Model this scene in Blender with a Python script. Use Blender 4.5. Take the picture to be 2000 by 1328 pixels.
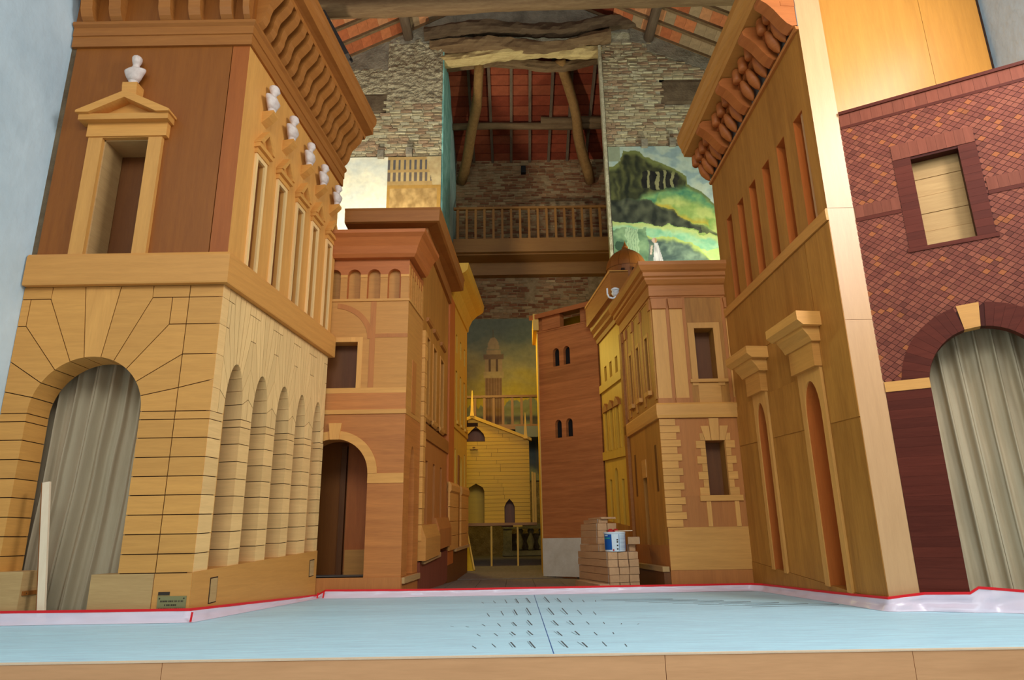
import bpy, bmesh, math, random
from mathutils import Matrix, Vector, noise
random.seed(7)
PI = math.pi
for o in list(bpy.data.objects): bpy.data.objects.remove(o)
scn = bpy.context.scene
COL = scn.collection

# ------------------------------------------------------------------ camera, world, lights, exposure
cam_d = bpy.data.cameras.new('camera'); cam_d.sensor_width = 36; cam_d.lens = 36*1333/2000
cam_d.clip_end = 100
cam = bpy.data.objects.new('camera', cam_d); COL.objects.link(cam)
cam.matrix_world = Matrix.Translation((0, 0, .75)) @ Matrix.Rotation(math.radians(90+16.2), 4, 'X') @ Matrix.Rotation(math.radians(-.9), 4, 'Z')
scn.camera = cam
scn.view_settings.view_transform = 'Standard'
scn.view_settings.look = 'None'
scn.view_settings.exposure = 0.02
scn.view_settings.gamma = 1
scn.view_settings.use_curve_mapping = False

world = bpy.data.worlds.new('world'); scn.world = world; world.use_nodes = True
bg = world.node_tree.nodes['Background']
bg.inputs[0].default_value = (.88, .95, 1, 1); bg.inputs[1].default_value = .72

def area(name, loc, target, sx, sy, power, col):
    d = bpy.data.lights.new(name, 'AREA'); d.shape = 'RECTANGLE'; d.size = sx; d.size_y = sy
    d.energy = power; d.color = col
    o = bpy.data.objects.new(name, d); COL.objects.link(o); o.location = loc
    o.rotation_euler = (Vector(target)-Vector(loc)).to_track_quat('-Z', 'Y').to_euler()
    return o
area('daylight_right_windows', (6.15, 4.1, 6.2), (-3.5, 7.4, 2.6), 3.4, 3.2, 720, (.95, .97, 1))
area('daylight_left_windows', (-5.45, 2.6, 6.2), (4, 7.5, 2.5), 3.0, 2.2, 40, (.95, .97, 1))
area('rear_daylight_fill', (.3, -3.8, 8.6), (.3, 7.0, 0), 8, 3.5, 600, (.84, .95, 1))  # added cool fill at the open rear end, no window stands there
def spot(name, loc, target, power, angle, blend, col, r=.12):
    d = bpy.data.lights.new(name, 'SPOT'); d.energy = power; d.spot_size = math.radians(angle); d.spot_blend = blend; d.color = col; d.shadow_soft_size = r
    o = bpy.data.objects.new(name, d); COL.objects.link(o); o.location = loc
    o.rotation_euler = (Vector(target)-Vector(loc)).to_track_quat('-Z', 'Y').to_euler()
spot('stage_spotlight', (1.9, 1.8, 9.4), (4.45, 7.2, 5.0), 480, 40, 1.0, (1, .90, .74))
# floodlights standing behind the houses, washing the gable wall
spot('fresco_flood_left', (-2.9, 12.3, 5.6), (-2.8, 14.4, 10.2), 950, 130, .8, (1, .96, .84), .2)
spot('fresco_flood_right', (4.3, 12.3, 5.3), (3.9, 14.4, 10.2), 720, 130, .8, (.92, 1, .86), .2)

# ------------------------------------------------------------------ helpers
def lin(c):
    return tuple((x/12.92 if x <= .04045 else ((x+.055)/1.055)**2.4) for x in (v/255 for v in c))

def new_mat(name):
    m = bpy.data.materials.new(name); m.use_nodes = True
    nt = m.node_tree; b = nt.nodes['Principled BSDF']
    return m, nt, b

AX = {'x': (.9, 9, 9), 'y': (9, .9, 9), 'z': (9, 9, .8), 'h': (1.0, 1.0, 15)}
def wood(name, c, axis='z', var=.09, rough=.5, k=.22, fine=6, freq=1.0, spec=.35, rot=None):
    c = lin(c); k *= .7; freq *= 1.5
    m, nt, b = new_mat(name); N = nt.nodes.new; L = nt.links.new
    tc = N('ShaderNodeTexCoord'); mp = N('ShaderNodeMapping'); oi = N('ShaderNodeObjectInfo')
    s = AX[axis]; mp.inputs['Scale'].default_value = [a*freq for a in s]
    if rot: mp.inputs['Rotation'].default_value = rot
    mul = N('ShaderNodeMath'); mul.operation = 'MULTIPLY'; mul.inputs[1].default_value = 37
    L(oi.outputs['Random'], mul.inputs[0]); L(tc.outputs['Object'], mp.inputs['Vector'])
    cb = N('ShaderNodeCombineXYZ')
    for i in range(3): L(mul.outputs[0], cb.inputs[i])
    L(cb.outputs[0], mp.inputs['Location'])
    n1 = N('ShaderNodeTexNoise'); n1.inputs['Scale'].default_value = 1; n1.inputs['Detail'].default_value = 3
    n1.inputs['Distortion'].default_value = .6
    n2 = N('ShaderNodeTexNoise'); n2.inputs['Scale'].default_value = fine; n2.inputs['Detail'].default_value = 2
    L(mp.outputs[0], n1.inputs['Vector']); L(mp.outputs[0], n2.inputs['Vector'])
    mx = N('ShaderNodeMix'); mx.data_type = 'FLOAT'; mx.inputs[0].default_value = .35
    L(n1.outputs['Fac'], mx.inputs[2]); L(n2.outputs['Fac'], mx.inputs[3])
    rp = N('ShaderNodeValToRGB')
    rp.color_ramp.elements[0].position = .3; rp.color_ramp.elements[1].position = .7
    rp.color_ramp.elements[0].color = (c[0]*(1-k), c[1]*(1-k*1.25), c[2]*(1-k*1.4), 1)
    rp.color_ramp.elements[1].color = (min(1, c[0]*(1+k*.7)), min(1, c[1]*(1+k*.8)), min(1, c[2]*(1+k)), 1)
    L(mx.outputs[0], rp.inputs[0])
    hs = N('ShaderNodeHueSaturation'); mr = N('ShaderNodeMapRange')
    mr.inputs[3].default_value = 1-var; mr.inputs[4].default_value = 1+var
    L(oi.outputs['Random'], mr.inputs[0]); L(mr.outputs[0], hs.inputs['Value']); L(rp.outputs[0], hs.inputs['Color'])
    L(hs.outputs[0], b.inputs['Base Color'])
    bp = N('ShaderNodeBump'); bp.inputs['Strength'].default_value = .06; bp.inputs['Distance'].default_value = .01
    L(n2.outputs['Fac'], bp.inputs['Height']); L(bp.outputs[0], b.inputs['Normal'])
    b.inputs['Roughness'].default_value = rough; b.inputs['Specular IOR Level'].default_value = spec
    return m

def rough_mat(name, c, c2=None, scale=3, bump=.5, rough=.9, k=.3, var=.0, detail=5, dist=.03):
    c = lin(c); c2 = lin(c2) if c2 else tuple(x*(1-k) for x in c)
    m, nt, b = new_mat(name); N = nt.nodes.new; L = nt.links.new
    tc = N('ShaderNodeTexCoord'); n1 = N('ShaderNodeTexNoise'); oi = N('ShaderNodeObjectInfo')
    n1.inputs['Scale'].default_value = scale; n1.inputs['Detail'].default_value = detail; n1.inputs['Roughness'].default_value = .62
    L(tc.outputs['Object'], n1.inputs['Vector'])
    rp = N('ShaderNodeValToRGB'); rp.color_ramp.elements[0].position = .32; rp.color_ramp.elements[1].position = .68
    rp.color_ramp.elements[0].color = (*c2, 1); rp.color_ramp.elements[1].color = (*c, 1)
    L(n1.outputs['Fac'], rp.inputs[0])
    hs = N('ShaderNodeHueSaturation'); mr = N('ShaderNodeMapRange')
    mr.inputs[3].default_value = 1-var; mr.inputs[4].default_value = 1+var
    L(oi.outputs['Random'], mr.inputs[0]); L(mr.outputs[0], hs.inputs['Value']); L(rp.outputs[0], hs.inputs['Color'])
    L(hs.outputs[0], b.inputs['Base Color'])
    n2 = N('ShaderNodeTexNoise'); n2.inputs['Scale'].default_value = scale*7; n2.inputs['Detail'].default_value = 4
    L(tc.outputs['Object'], n2.inputs['Vector'])
    bp = N('ShaderNodeBump'); bp.inputs['Strength'].default_value = bump; bp.inputs['Distance'].default_value = dist
    L(n2.outputs['Fac'], bp.inputs['Height']); L(bp.outputs[0], b.inputs['Normal'])
    b.inputs['Roughness'].default_value = rough; b.inputs['Specular IOR Level'].default_value = .2
    return m

def flat(name, c, rough=.6, metal=0, spec=.3):
    m, nt, b = new_mat(name); b.inputs['Base Color'].default_value = (*lin(c), 1)
    b.inputs['Roughness'].default_value = rough; b.inputs['Metallic'].default_value = metal
    b.inputs['Specular IOR Level'].default_value = spec
    return m

def painted(name, rough=.85):
    m, nt, b = new_mat(name); N = nt.nodes.new; L = nt.links.new
    at = N('ShaderNodeVertexColor'); at.layer_name = 'paint'
    tc = N('ShaderNodeTexCoord'); n1 = N('ShaderNodeTexNoise'); n1.inputs['Scale'].default_value = 9; n1.inputs['Detail'].default_value = 5
    L(tc.outputs['Object'], n1.inputs['Vector'])
    hs = N('ShaderNodeHueSaturation'); mr = N('ShaderNodeMapRange'); mr.inputs[3].default_value = .75; mr.inputs[4].default_value = 1.25
    L(n1.outputs['Fac'], mr.inputs[0]); L(mr.outputs[0], hs.inputs['Value']); L(at.outputs[0], hs.inputs['Color'])
    L(hs.outputs[0], b.inputs['Base Color']); b.inputs['Roughness'].default_value = rough; b.inputs['Specular IOR Level'].default_value = .15
    return m

M = {}
M['honey_h'] = wood('honey oak, horizontal grain', (216, 152, 74), 'h', .07, k=.16)
M['honey_v'] = wood('honey oak, vertical grain', (218, 155, 78), 'z', .07, k=.16)
M['honey_plain'] = wood('honey oak panel', (210, 146, 72), 'h', .04, k=.14)
M['pale_v'] = wood('pale oak, vertical grain', (240, 196, 130), 'z', .07, k=.14)
M['pale_h'] = wood('pale oak, horizontal grain', (240, 192, 124), 'h', .07, k=.14)
M['oak_grey'] = wood('unvarnished oak', (186, 146, 92), 'h', .05, k=.2, rough=.7)
M['umber_v'] = wood('red brown cedar, vertical grain', (142, 80, 22), 'z', .05, k=.2)
M['umber_red'] = wood('red brown corner board', (164, 88, 32), 'z', .05, k=.18)
M['umber_dark'] = wood('dark brown cedar', (112, 64, 22), 'z', .05, k=.22)
M['moulding'] = wood('brown moulding wood', (168, 104, 44), 'h', .06, k=.2)
M['orange_h'] = wood('orange cedar, horizontal grain', (184, 104, 48), 'h', .06, k=.2)
M['orange_v'] = wood('orange cedar, vertical grain', (190, 102, 40), 'z', .06, k=.2)
M['banded'] = wood('banded cedar', (190, 116, 52), 'h', .05, k=.3, freq=.6)
M['joint'] = flat('dark joint', (52, 30, 16), .9)
M['tan_v'] = wood('tan cherry, vertical grain', (180, 120, 48), 'z', .07, k=.36, freq=.45, fine=9)
M['tan_h'] = wood('tan cherry, horizontal grain', (202, 138, 64), 'h', .06, k=.18)
M['redtan_v'] = wood('red tan cherry', (186, 114, 52), 'z', .06, k=.18)
M['cornice_h'] = wood('brown cornice wood', (182, 112, 50), 'h', .05, k=.2)
M['gold_v'] = wood('satin gold maple', (196, 132, 52), 'z', .04, k=.16, rough=.38, spec=.4)
M['maple_v'] = wood('satin pale maple', (206, 156, 106), 'z', .03, k=.10, rough=.38, spec=.45)
M['mahog_h'] = wood('mahogany, horizontal grain', (92, 38, 24), 'h', .14, k=.28, spec=.12)
M['mahog_d'] = wood('dark mahogany ground', (70, 30, 22), 'h', .05, k=.2, spec=.1)
M['mahog_v'] = wood('mahogany, vertical grain', (128, 68, 48), 'z', .10, k=.24, spec=.12)
M['tess'] = [wood('mahogany tessera %d' % i, c, 'h', .16, k=.12, spec=.12) for i, c in enumerate([(122, 64, 47), (113, 58, 43), (132, 72, 52), (150, 84, 46)])]
M['brickwood'] = wood('tower cedar courses', (186, 112, 58), 'h', .13, k=.4, freq=.5)
M['yellow_h'] = wood('yellow pine', (210, 158, 4), 'h', .06, k=.12)
M['yellow_v'] = wood('yellow pine, vertical grain', (214, 164, 58), 'z', .05, k=.12)
M['stagewood'] = wood('daylight-tinted stage boards', (194, 234, 250), 'x', .04, rough=.55, k=.2, fine=7, freq=1.8, spec=.3)  # cool daylight on the boards is put into this blue base colour
M['fascia'] = wood('stage front oak', (228, 172, 120), 'x', .04, k=.14, freq=.7)
M['streetwood'] = wood('grey street boards', (120, 104, 88), 'y', .08, rough=.8, k=.2)
M['rawbeam'] = wood('raw beams', (196, 152, 108), 'y', .08, rough=.75, k=.18)
M['oldbeam_x'] = wood('old hewn timber', (114, 88, 56), 'x', .1, rough=.9, k=.45, freq=1.2)
M['oldbeam_d'] = wood('blackened hewn timber', (92, 72, 48), 'x', .1, rough=.9, k=.5, freq=1.2)
M['oldbeam_p'] = wood('pale hewn timber', (196, 168, 108), 'x', .1, rough=.9, k=.45, freq=1.2)
M['oldbeam_y'] = wood('old purlin timber', (104, 84, 62), 'y', .1, rough=.9, k=.4)
M['oldbeam_z'] = wood('old brace timber', (146, 106, 56), 'z', .1, rough=.9, k=.35)
M['darkbeam'] = wood('dark stained timber', (58, 52, 46), 'y', .1, rough=.8, k=.3)
M['railwood'] = wood('gallery pine', (150, 100, 42), 'z', .06, k=.2)
M['railwood_h'] = wood('gallery pine beam', (150, 102, 46), 'x', .06, k=.2)
M['plaster'] = rough_mat('lime plaster', (206, 222, 226), (184, 202, 208), .9, .35, k=.2)
M['whiteboard'] = rough_mat('white painted board', (220, 210, 188), (200, 186, 160), 3, .1, rough=.6)
M['rubble'] = rough_mat('rubble and mortar', (206, 190, 152), (140, 122, 92), 5, 1.0, dist=.06)
M['render'] = rough_mat('grey render', (158, 146, 122), (112, 102, 84), 2.2, .6, dist=.04)
M['render_dark'] = rough_mat('brown render', (120, 100, 74), (88, 70, 50), 3, .5)
M['bricks'] = [rough_mat('brick %d' % i, c, None, 9, .9, var=.07, dist=.03) for i, c in enumerate([(216, 198, 154), (206, 182, 140), (224, 210, 168), (196, 162, 124)])]
M['mortar'] = rough_mat('mortar', (228, 216, 178), (180, 164, 124), 8, 1.0, dist=.05)
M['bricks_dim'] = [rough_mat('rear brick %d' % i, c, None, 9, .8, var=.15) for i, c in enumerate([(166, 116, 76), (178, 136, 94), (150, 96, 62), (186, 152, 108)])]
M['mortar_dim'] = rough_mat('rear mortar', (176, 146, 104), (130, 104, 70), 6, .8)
M['tiles'] = [rough_mat('roof tile %d' % i, c, None, 6, .4, var=.12) for i, c in enumerate([(206, 122, 74), (188, 104, 62), (214, 146, 96), (172, 142, 104)])]
M['terracotta'] = [rough_mat('chamber tile %d' % i, c, None, 5, .3, var=.1) for i, c in enumerate([(140, 62, 36), (128, 54, 30), (150, 74, 44)])]
M['teal'] = rough_mat('teal paint', (158, 208, 192), (112, 166, 148), 4, .4)
M['teal_light'] = rough_mat('pale teal paint', (188, 216, 204), (150, 186, 176), 3, .3)
M['marble'] = rough_mat('white stucco', (232, 214, 200), (206, 184, 170), 10, .2, rough=.7)
M['curtain'] = wood('linen curtain', (188, 168, 136), 'z', .03, rough=.9, k=.10, spec=.1)
M['tape'] = flat('red tape', (224, 30, 36), .35)
M['brass'] = flat('brass plate', (150, 138, 92), .35, .5)
M['ink'] = flat('dark ink', (58, 46, 34), .8)
M['black'] = flat('black box', (22, 20, 18), .6)
M['bucket'] = flat('white plastic', (214, 224, 228), .4)
M['blue'] = flat('blue print', (16, 84, 156), .4)
M['greenblue'] = flat('teal print', (48, 150, 140), .4)
M['lineprint'] = flat('grey print', (132, 158, 184), .5)
M['redlid'] = flat('red rag', (176, 40, 34), .7)
M['lampwhite'] = flat('white enamel', (240, 240, 240), .35)
M['freshpine'] = wood('fresh pine lath', (240, 212, 176), 'z', .03, k=.08, rough=.6)
M['fresco'] = painted('fresco paint')
M['pencil'] = flat('grain mark', (92, 96, 98), .8)
M['grey_board'] = flat('grey board', (128, 122, 112), .7)
# translucent plastic
m, nt, b = new_mat('pinkish plastic sheet'); M['plastic'] = m
b.inputs['Base Color'].default_value = (*lin((246, 226, 236)), 1); b.inputs['Roughness'].default_value = .25
b.inputs['Alpha'].default_value = .8

m, nt, b = new_mat('clear wrapping film'); M['wrap'] = m
b.inputs['Base Color'].default_value = (*lin((226, 214, 196)), 1); b.inputs['Roughness'].default_value = .2; b.inputs['Alpha'].default_value = .45

LOC = {}
def thing(name, label, cat, loc=(0, 0, 0), group=None):
    o = bpy.data.objects.new(name, None); COL.objects.link(o); o.location = loc; o.empty_display_size = .1
    o['label'] = label; o['category'] = cat
    if group: o['group'] = group
    LOC[o] = Vector(loc)
    return o
def tag(o, label, cat, group=None, kind=None):
    o['label'] = label; o['category'] = cat
    if group: o['group'] = group
    if kind: o['kind'] = kind
    return o

class MB:
    def __init__(s): s.v = []; s.f = []; s.mi = []
    def add(s, vs, fs, mi=0):
        n = len(s.v); s.v += [tuple(p) for p in vs]
        for f in fs: s.f.append([n+i for i in f]); s.mi.append(mi)
        return s
    def loft(s, loops, closed=True, cap=True, mi=0):
        k = len(loops[0]); fs = []
        for a in range(len(loops)-1):
            for i in range(k if closed else k-1):
                j = (i+1) % k
                fs.append([a*k+i, a*k+j, (a+1)*k+j, (a+1)*k+i])
        if cap:
            fs.append(list(range(k))[::-1]); fs.append([(len(loops)-1)*k+i for i in range(k)])
        return s.add([p for l in loops for p in l], fs, mi)
    def box(s, a, b, mi=0):
        x0, y0, z0 = a; x1, y1, z1 = b
        return s.loft([[(x0, y0, z0), (x1, y0, z0), (x1, y1, z0), (x0, y1, z0)], [(x0, y0, z1), (x1, y0, z1), (x1, y1, z1), (x0, y1, z1)]], mi=mi)
    def bar(s, p, q, w, h, up=(0, 0, 1), taper=1, mi=0):
        p = Vector(p); q = Vector(q); d = (q-p).normalized(); r = d.cross(Vector(up)).normalized(); t = r.cross(d)
        def lp(c, k): return [c+r*w/2*k*i+t*h/2*k*j for i, j in ((-1, -1), (1, -1), (1, 1), (-1, 1))]
        return s.loft([lp(p, 1), lp(q, taper)], mi=mi)
    def log(s, p, q, r0, r1, n=9, segs=7, wob=.03, seed=0, mi=0, rg=1):
        p = Vector(p); q = Vector(q); d = (q-p).normalized()
        up = Vector((0, 0, 1)) if abs(d.z) < .9 else Vector((0, 1, 0))
        a = d.cross(up).normalized(); c = a.cross(d); loops = []
        for i in range(segs+1):
            t = i/segs; ctr = p.lerp(q, t)
            off = Vector((noise.noise((t*2.3+seed, 1.3, seed)), noise.noise((t*2.3, seed, 4)), noise.noise((seed, t*2.3, 9))))*wob*2
            r = r0+(r1-r0)*t
            loops.append([ctr+off+(a*math.cos(2*PI*k/n)+c*math.sin(2*PI*k/n))*r*(1+rg*(.22*noise.noise((k*.9+seed, t*4, seed*2.))+.16*noise.noise((k*1.7+seed, t*23, seed)))) for k in range(n)])
        return s.loft(loops, mi=mi)
    def lathe(s, ctr, prof, n=20, mi=0, a0=0, a1=2*PI):
        cx, cy, cz = ctr; full = abs(a1-a0-2*PI) < 1e-6; loops = []
        for k in range(n if full else n+1):
            a = a0+(a1-a0)*k/n; loops.append([(cx+r*math.cos(a), cy+r*math.sin(a), cz+z) for r, z in prof])
        if full: loops.append(loops[0])
        return s.loft(loops, closed=False, cap=False, mi=mi)
    def build(s, name, mat, parent=None, smooth=False, kind=None, weld=False):
        off = Vector((0, 0, 0))
        if parent is not None: off = LOC.get(parent, off)
        me = bpy.data.meshes.new(name)
        me.from_pydata([(p[0]-off.x, p[1]-off.y, p[2]-off.z) for p in s.v], [], s.f)
        for mm in (mat if isinstance(mat, list) else [mat]): me.materials.append(mm)
        for p, i in zip(me.polygons, s.mi): p.material_index = i
        bm = bmesh.new(); bm.from_mesh(me)
        if weld: bmesh.ops.remove_doubles(bm, verts=bm.verts, dist=1e-4)
        bmesh.ops.recalc_face_normals(bm, faces=bm.faces); bm.to_mesh(me); bm.free()
        if smooth:
            for p in me.polygons: p.use_smooth = True
        o = bpy.data.objects.new(name, me); COL.objects.link(o)
        if parent is not None: o.parent = parent; LOC[o] = off
        if kind: o['kind'] = kind
        return o

class Frame:
    """a facade: u along the wall, v up, w out of it; warp(u, v) gives the true height (the set is built in forced perspective)"""
    def __init__(s, P, e, n, warp=None):
        l = math.hypot(*e); s.P = P; s.e = (e[0]/l, e[1]/l); l = math.hypot(*n); s.n = (n[0]/l, n[1]/l); s.warp = warp
    def pt(s, u, v, w=0):
        z = s.warp(u, v) if s.warp else v
        return (s.P[0]+s.e[0]*u+s.n[0]*w, s.P[1]+s.e[1]*u+s.n[1]*w, z)
    def poly(s, mb, uv, w0, w1, mi=0):
        mb.loft([[s.pt(u, v, w0) for u, v in uv], [s.pt(u, v, w1) for u, v in uv]], mi=mi); return mb
    def rect(s, mb, u0, u1, v0, v1, w0, w1, mi=0):
        return s.poly(mb, [(u0, v0), (u1, v0), (u1, v1), (u0, v1)], w0, w1, mi)
    def prof(s, mb, wv, u0, u1, mi=0):
        mb.loft([[s.pt(u0, v, w) for w, v in wv], [s.pt(u1, v, w) for w, v in wv]], mi=mi); return mb
    def P_(s, name, mat, parent, uv, w0, w1): return s.poly(MB(), uv, w0, w1).build(name, mat, parent)
    def R_(s, name, mat, parent, u0, u1, v0, v1, w0, w1): return s.rect(MB(), u0, u1, v0, v1, w0, w1).build(name, mat, parent)

def inset(poly, g):
    n = len(poly); A = sum(poly[i][0]*poly[(i+1) % n][1]-poly[(i+1) % n][0]*poly[i][1] for i in range(n))
    sg = 1 if A > 0 else -1; out = []
    for i in range(n):
        p0, p1, p2 = poly[i-1], poly[i], poly[(i+1) % n]
        d1 = (p1[0]-p0[0], p1[1]-p0[1]); d2 = (p2[0]-p1[0], p2[1]-p1[1])
        l1 = math.hypot(*d1) or 1; l2 = math.hypot(*d2) or 1
        n1 = (-d1[1]/l1*sg, d1[0]/l1*sg); n2 = (-d2[1]/l2*sg, d2[0]/l2*sg)
        dd = 1+n1[0]*n2[0]+n1[1]*n2[1]; dd = max(dd, .35)
        out.append((p1[0]+(n1[0]+n2[0])/dd*g, p1[1]+(n1[1]+n2[1])/dd*g))
    return out
def clip(poly, a, b, c):      # keep a*u+b*v <= c
    out = []
    for i in range(len(poly)):
        p, q = poly[i-1], poly[i]; dp = a*p[0]+b*p[1]-c; dq = a*q[0]+b*q[1]-c
        if (dp <= 0) != (dq <= 0):
            t = dp/(dp-dq); out.append((p[0]+(q[0]-p[0])*t, p[1]+(q[1]-p[1])*t))
        if dq <= 0: out.append(q)
    return out
def arch(uc, vs, a, b, t0=0, t1=PI, n=16):
    return [(uc+a*math.cos(t0+(t1-t0)*i/n), vs+b*math.sin(t0+(t1-t0)*i/n)) for i in range(n+1)]
def notched(u0, u1, v0, v1, holes):
    """outline of a wall band whose openings stand on its lower edge; a hole is (uc, half, spring, rise)"""
    p = [(u0, v0)]
    for uc, a, vs, b in holes:
        if b > 0: p += [(uc-a, v0)]+arch(uc, vs, a, b, PI, 0)+[(uc+a, v0)]
        else: p += [(uc-a, v0), (uc-a, vs), (uc+a, vs), (uc+a, v0)]
    return p+[(u1, v0), (u1, v1), (u0, v1)]
def sweep(mb, path, prof, closed_ends=True, mi=0):
    """path: (x, y, base, scale) corners in plan; the profile (w, z) goes out to the right hand of the path"""
    loops = []
    for i, (x, y, zb, sc) in enumerate(path):
        ns = []
        for a, b in ((i-1, i), (i, i+1)):
            if a >= 0 and b < len(path):
                dx, dy = path[b][0]-path[a][0], path[b][1]-path[a][1]; l = math.hypot(dx, dy); ns.append((dy/l, -dx/l))
        if len(ns) == 2:
            d = 1+ns[0][0]*ns[1][0]+ns[0][1]*ns[1][1]; nn = ((ns[0][0]+ns[1][0])/d, (ns[0][1]+ns[1][1])/d)
        else: nn = ns[0]
        loops.append([(x+nn[0]*w, y+nn[1]*w, zb+z*sc) for w, z in prof])
    mb.loft(loops, mi=mi); return mb
def clone(o, parent, loc=None):
    c = o.copy(); COL.objects.link(c); c.parent = parent
    if parent is not None: LOC[c] = LOC.get(parent, Vector((0, 0, 0)))
    if loc is not None: c.location = loc
    return c
def struct(o, label=None):
    o['kind'] = 'structure'
    if label: o['label'] = label
    return o
def text_lines(frame, parent, lines, u0, u1, v_top, dv, h, w, mat):
    """unreadable engraved lines: runs of small letter strokes"""
    mb = MB()
    for i, (a, b) in enumerate(lines):
        u = a; v = v_top-dv*i
        while u < b:
            l = random.choice((.006, .009, .012))
            frame.rect(mb, u, min(u+l, b), v-h, v, w, w+.001)
            u += l+random.choice((.003, .004, .011))
    return mb.build('engraving', mat, parent)

# ------------------------------------------------------------------ the room
XL, XR, YB = -5.56, 6.24, 14.45            # side walls, gable wall
def roof_z(x): return 14.6-.5*abs(x-.35)
def xz(mb, pts, y0, y1, mi=0): mb.loft([[(x, y0, z) for x, z in pts], [(x, y1, z) for x, z in pts]], mi=mi); return mb

wl = struct(MB().box((XL-.3, -4, -.9), (XL, YB+.45, 12.2)).build('wall_left', M['plaster']), 'pale blue white plaster side wall')
wr = struct(MB().box((XR, -4, -.9), (XR+.3, YB+.45, 12.2)).build('wall_right', M['plaster']), 'grey white plaster side wall')
struct(MB().box((XL, -4, -1.0), (XR, 4.97, -.9)).build('floor_auditorium', M['streetwood']))

for i, (x, y, z, sx, sz) in enumerate(((XR, 4.1, 6.2, 3.6, 3.4), (XL, 2.6, 6.2, 3.2, 2.4))):
    wn = MB(); s_ = -1 if x > 0 else 1
    for a, b in (((y-sx/2-.12, z-sz/2-.12), (y-sx/2, z+sz/2+.12)), ((y+sx/2, z-sz/2-.12), (y+sx/2+.12, z+sz/2+.12)), ((y-sx/2, z-sz/2-.12), (y+sx/2, z-sz/2)), ((y-sx/2, z+sz/2), (y+sx/2, z+sz/2+.12))):
        wn.box((min(x, x+.05*s_), a[0], a[1]), (max(x, x+.05*s_), b[0], b[1]))
    struct(wn.build('window_%d' % (i+1), M['oldbeam_y']))

# stage: slab, boards, front
fl = struct(MB().box((XL, 4.99, -.35), (XR, 14.6, -.03)).build('floor', M['joint']))
ys = [4.97, 5.42, 5.95, 6.52, 7.06, 7.62, 8.2, 8.8, 9.4, 10.02]
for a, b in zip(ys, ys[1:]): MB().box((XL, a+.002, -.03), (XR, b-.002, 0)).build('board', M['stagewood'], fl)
for i in range(24):
    x0 = XL+i*.49; MB().box((x0+.003, 10.06, -.03), (x0+.487, 13.88 if -1.9 < x0+.2 < 2.6 else 14.45, -.004)).build('street_board', M['streetwood'], fl)
# cathedral grain: short dark figure strokes in the boards
mb = MB()
def stroke(px, y, l, t=.006, sl=0):
    mb.add([(px-t, y, .0012), (px+t, y, .0012), (px+t+sl, y+l, .0012), (px-t+sl, y+l, .0012)], [[0, 1, 2, 3]])
for yy, c, n, l in ((5.25, .27, 4, .42), (5.85, .27, 4, .36), (6.5, .28, 6, .48), (7.35, .29, 4, .9), (8.75, .31, 5, 1.0)):
    for k in range(-n, n+1):
        if k:
            q = 1-.17*abs(k); x = c+(k-.35*(k > 0))*.14
            stroke(x, yy+.1*random.random(), max(.06, l*q*random.uniform(.85, 1.1)), .006 if abs(k) < 3 else .004, -.035+.01*k*(k > 0))
            if abs(k) < 3: stroke(x-.02, yy+.05, l*q*.8, .002, -.03)
for k in range(7):       # loops of figure toward the right of the stage
    for j in range(14):
        t0, t1 = -1.3+2.6*j/14, -1.3+2.6*(j+1)/14
        def q(t, r): return (1.55+.24*k+r*math.cos(t)*1.3-(abs(t)**2)*.35, 9.0-.33*k*.5+r*math.sin(t)*.28+.0, .0012)
        a, b2 = q(t0, .30+.02*k), q(t1, .30+.02*k); mb.add([a, b2, (b2[0]-.004, b2[1]-.018, .0012), (a[0]-.004, a[1]-.018, .0012)], [[0, 1, 2, 3]])
mb.build('grain_marks', M['pencil'], fl, kind='stuff')
mb = MB(); mb.box((.245, 5.0, .0005), (.251, 10, .0014)); mb.build('chalk_line', M['blue'], fl)
tr = struct(MB().box((XL, 4.955, -.9), (XR, 4.985, -.004)).build('trim_1', M['joint']))
for a, b in ((XL, -2.35), (-2.35, .98), (.98, 2.62), (2.62, XR)):
    MB().box((a+.002, 4.93, -.42), (b-.002, 4.957, -.002)).build('front_board', M['fascia'], tr)
    MB().box((a+.002, 4.93, -.9), (b-.002, 4.957, -.425)).build('front_board', M['fascia'], tr)
MB().box((XL, 4.926, -.007), (XR, 4.975, .002)).build('nosing', M['freshpine'], tr)

# gable wall with the tall opening
gw = MB()
xz(gw, [(XL, 0), (-1.6, 0), (-1.6, 12.7), (2.32, 12.7), (2.32, 0), (XR, 0), (XR, 11.9), (.35, 14.75), (XL, 11.9)], YB, YB+.45)
wb = struct(gw.build('wall_back', M['mortar']), 'old brick gable wall with tall opening')

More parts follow.
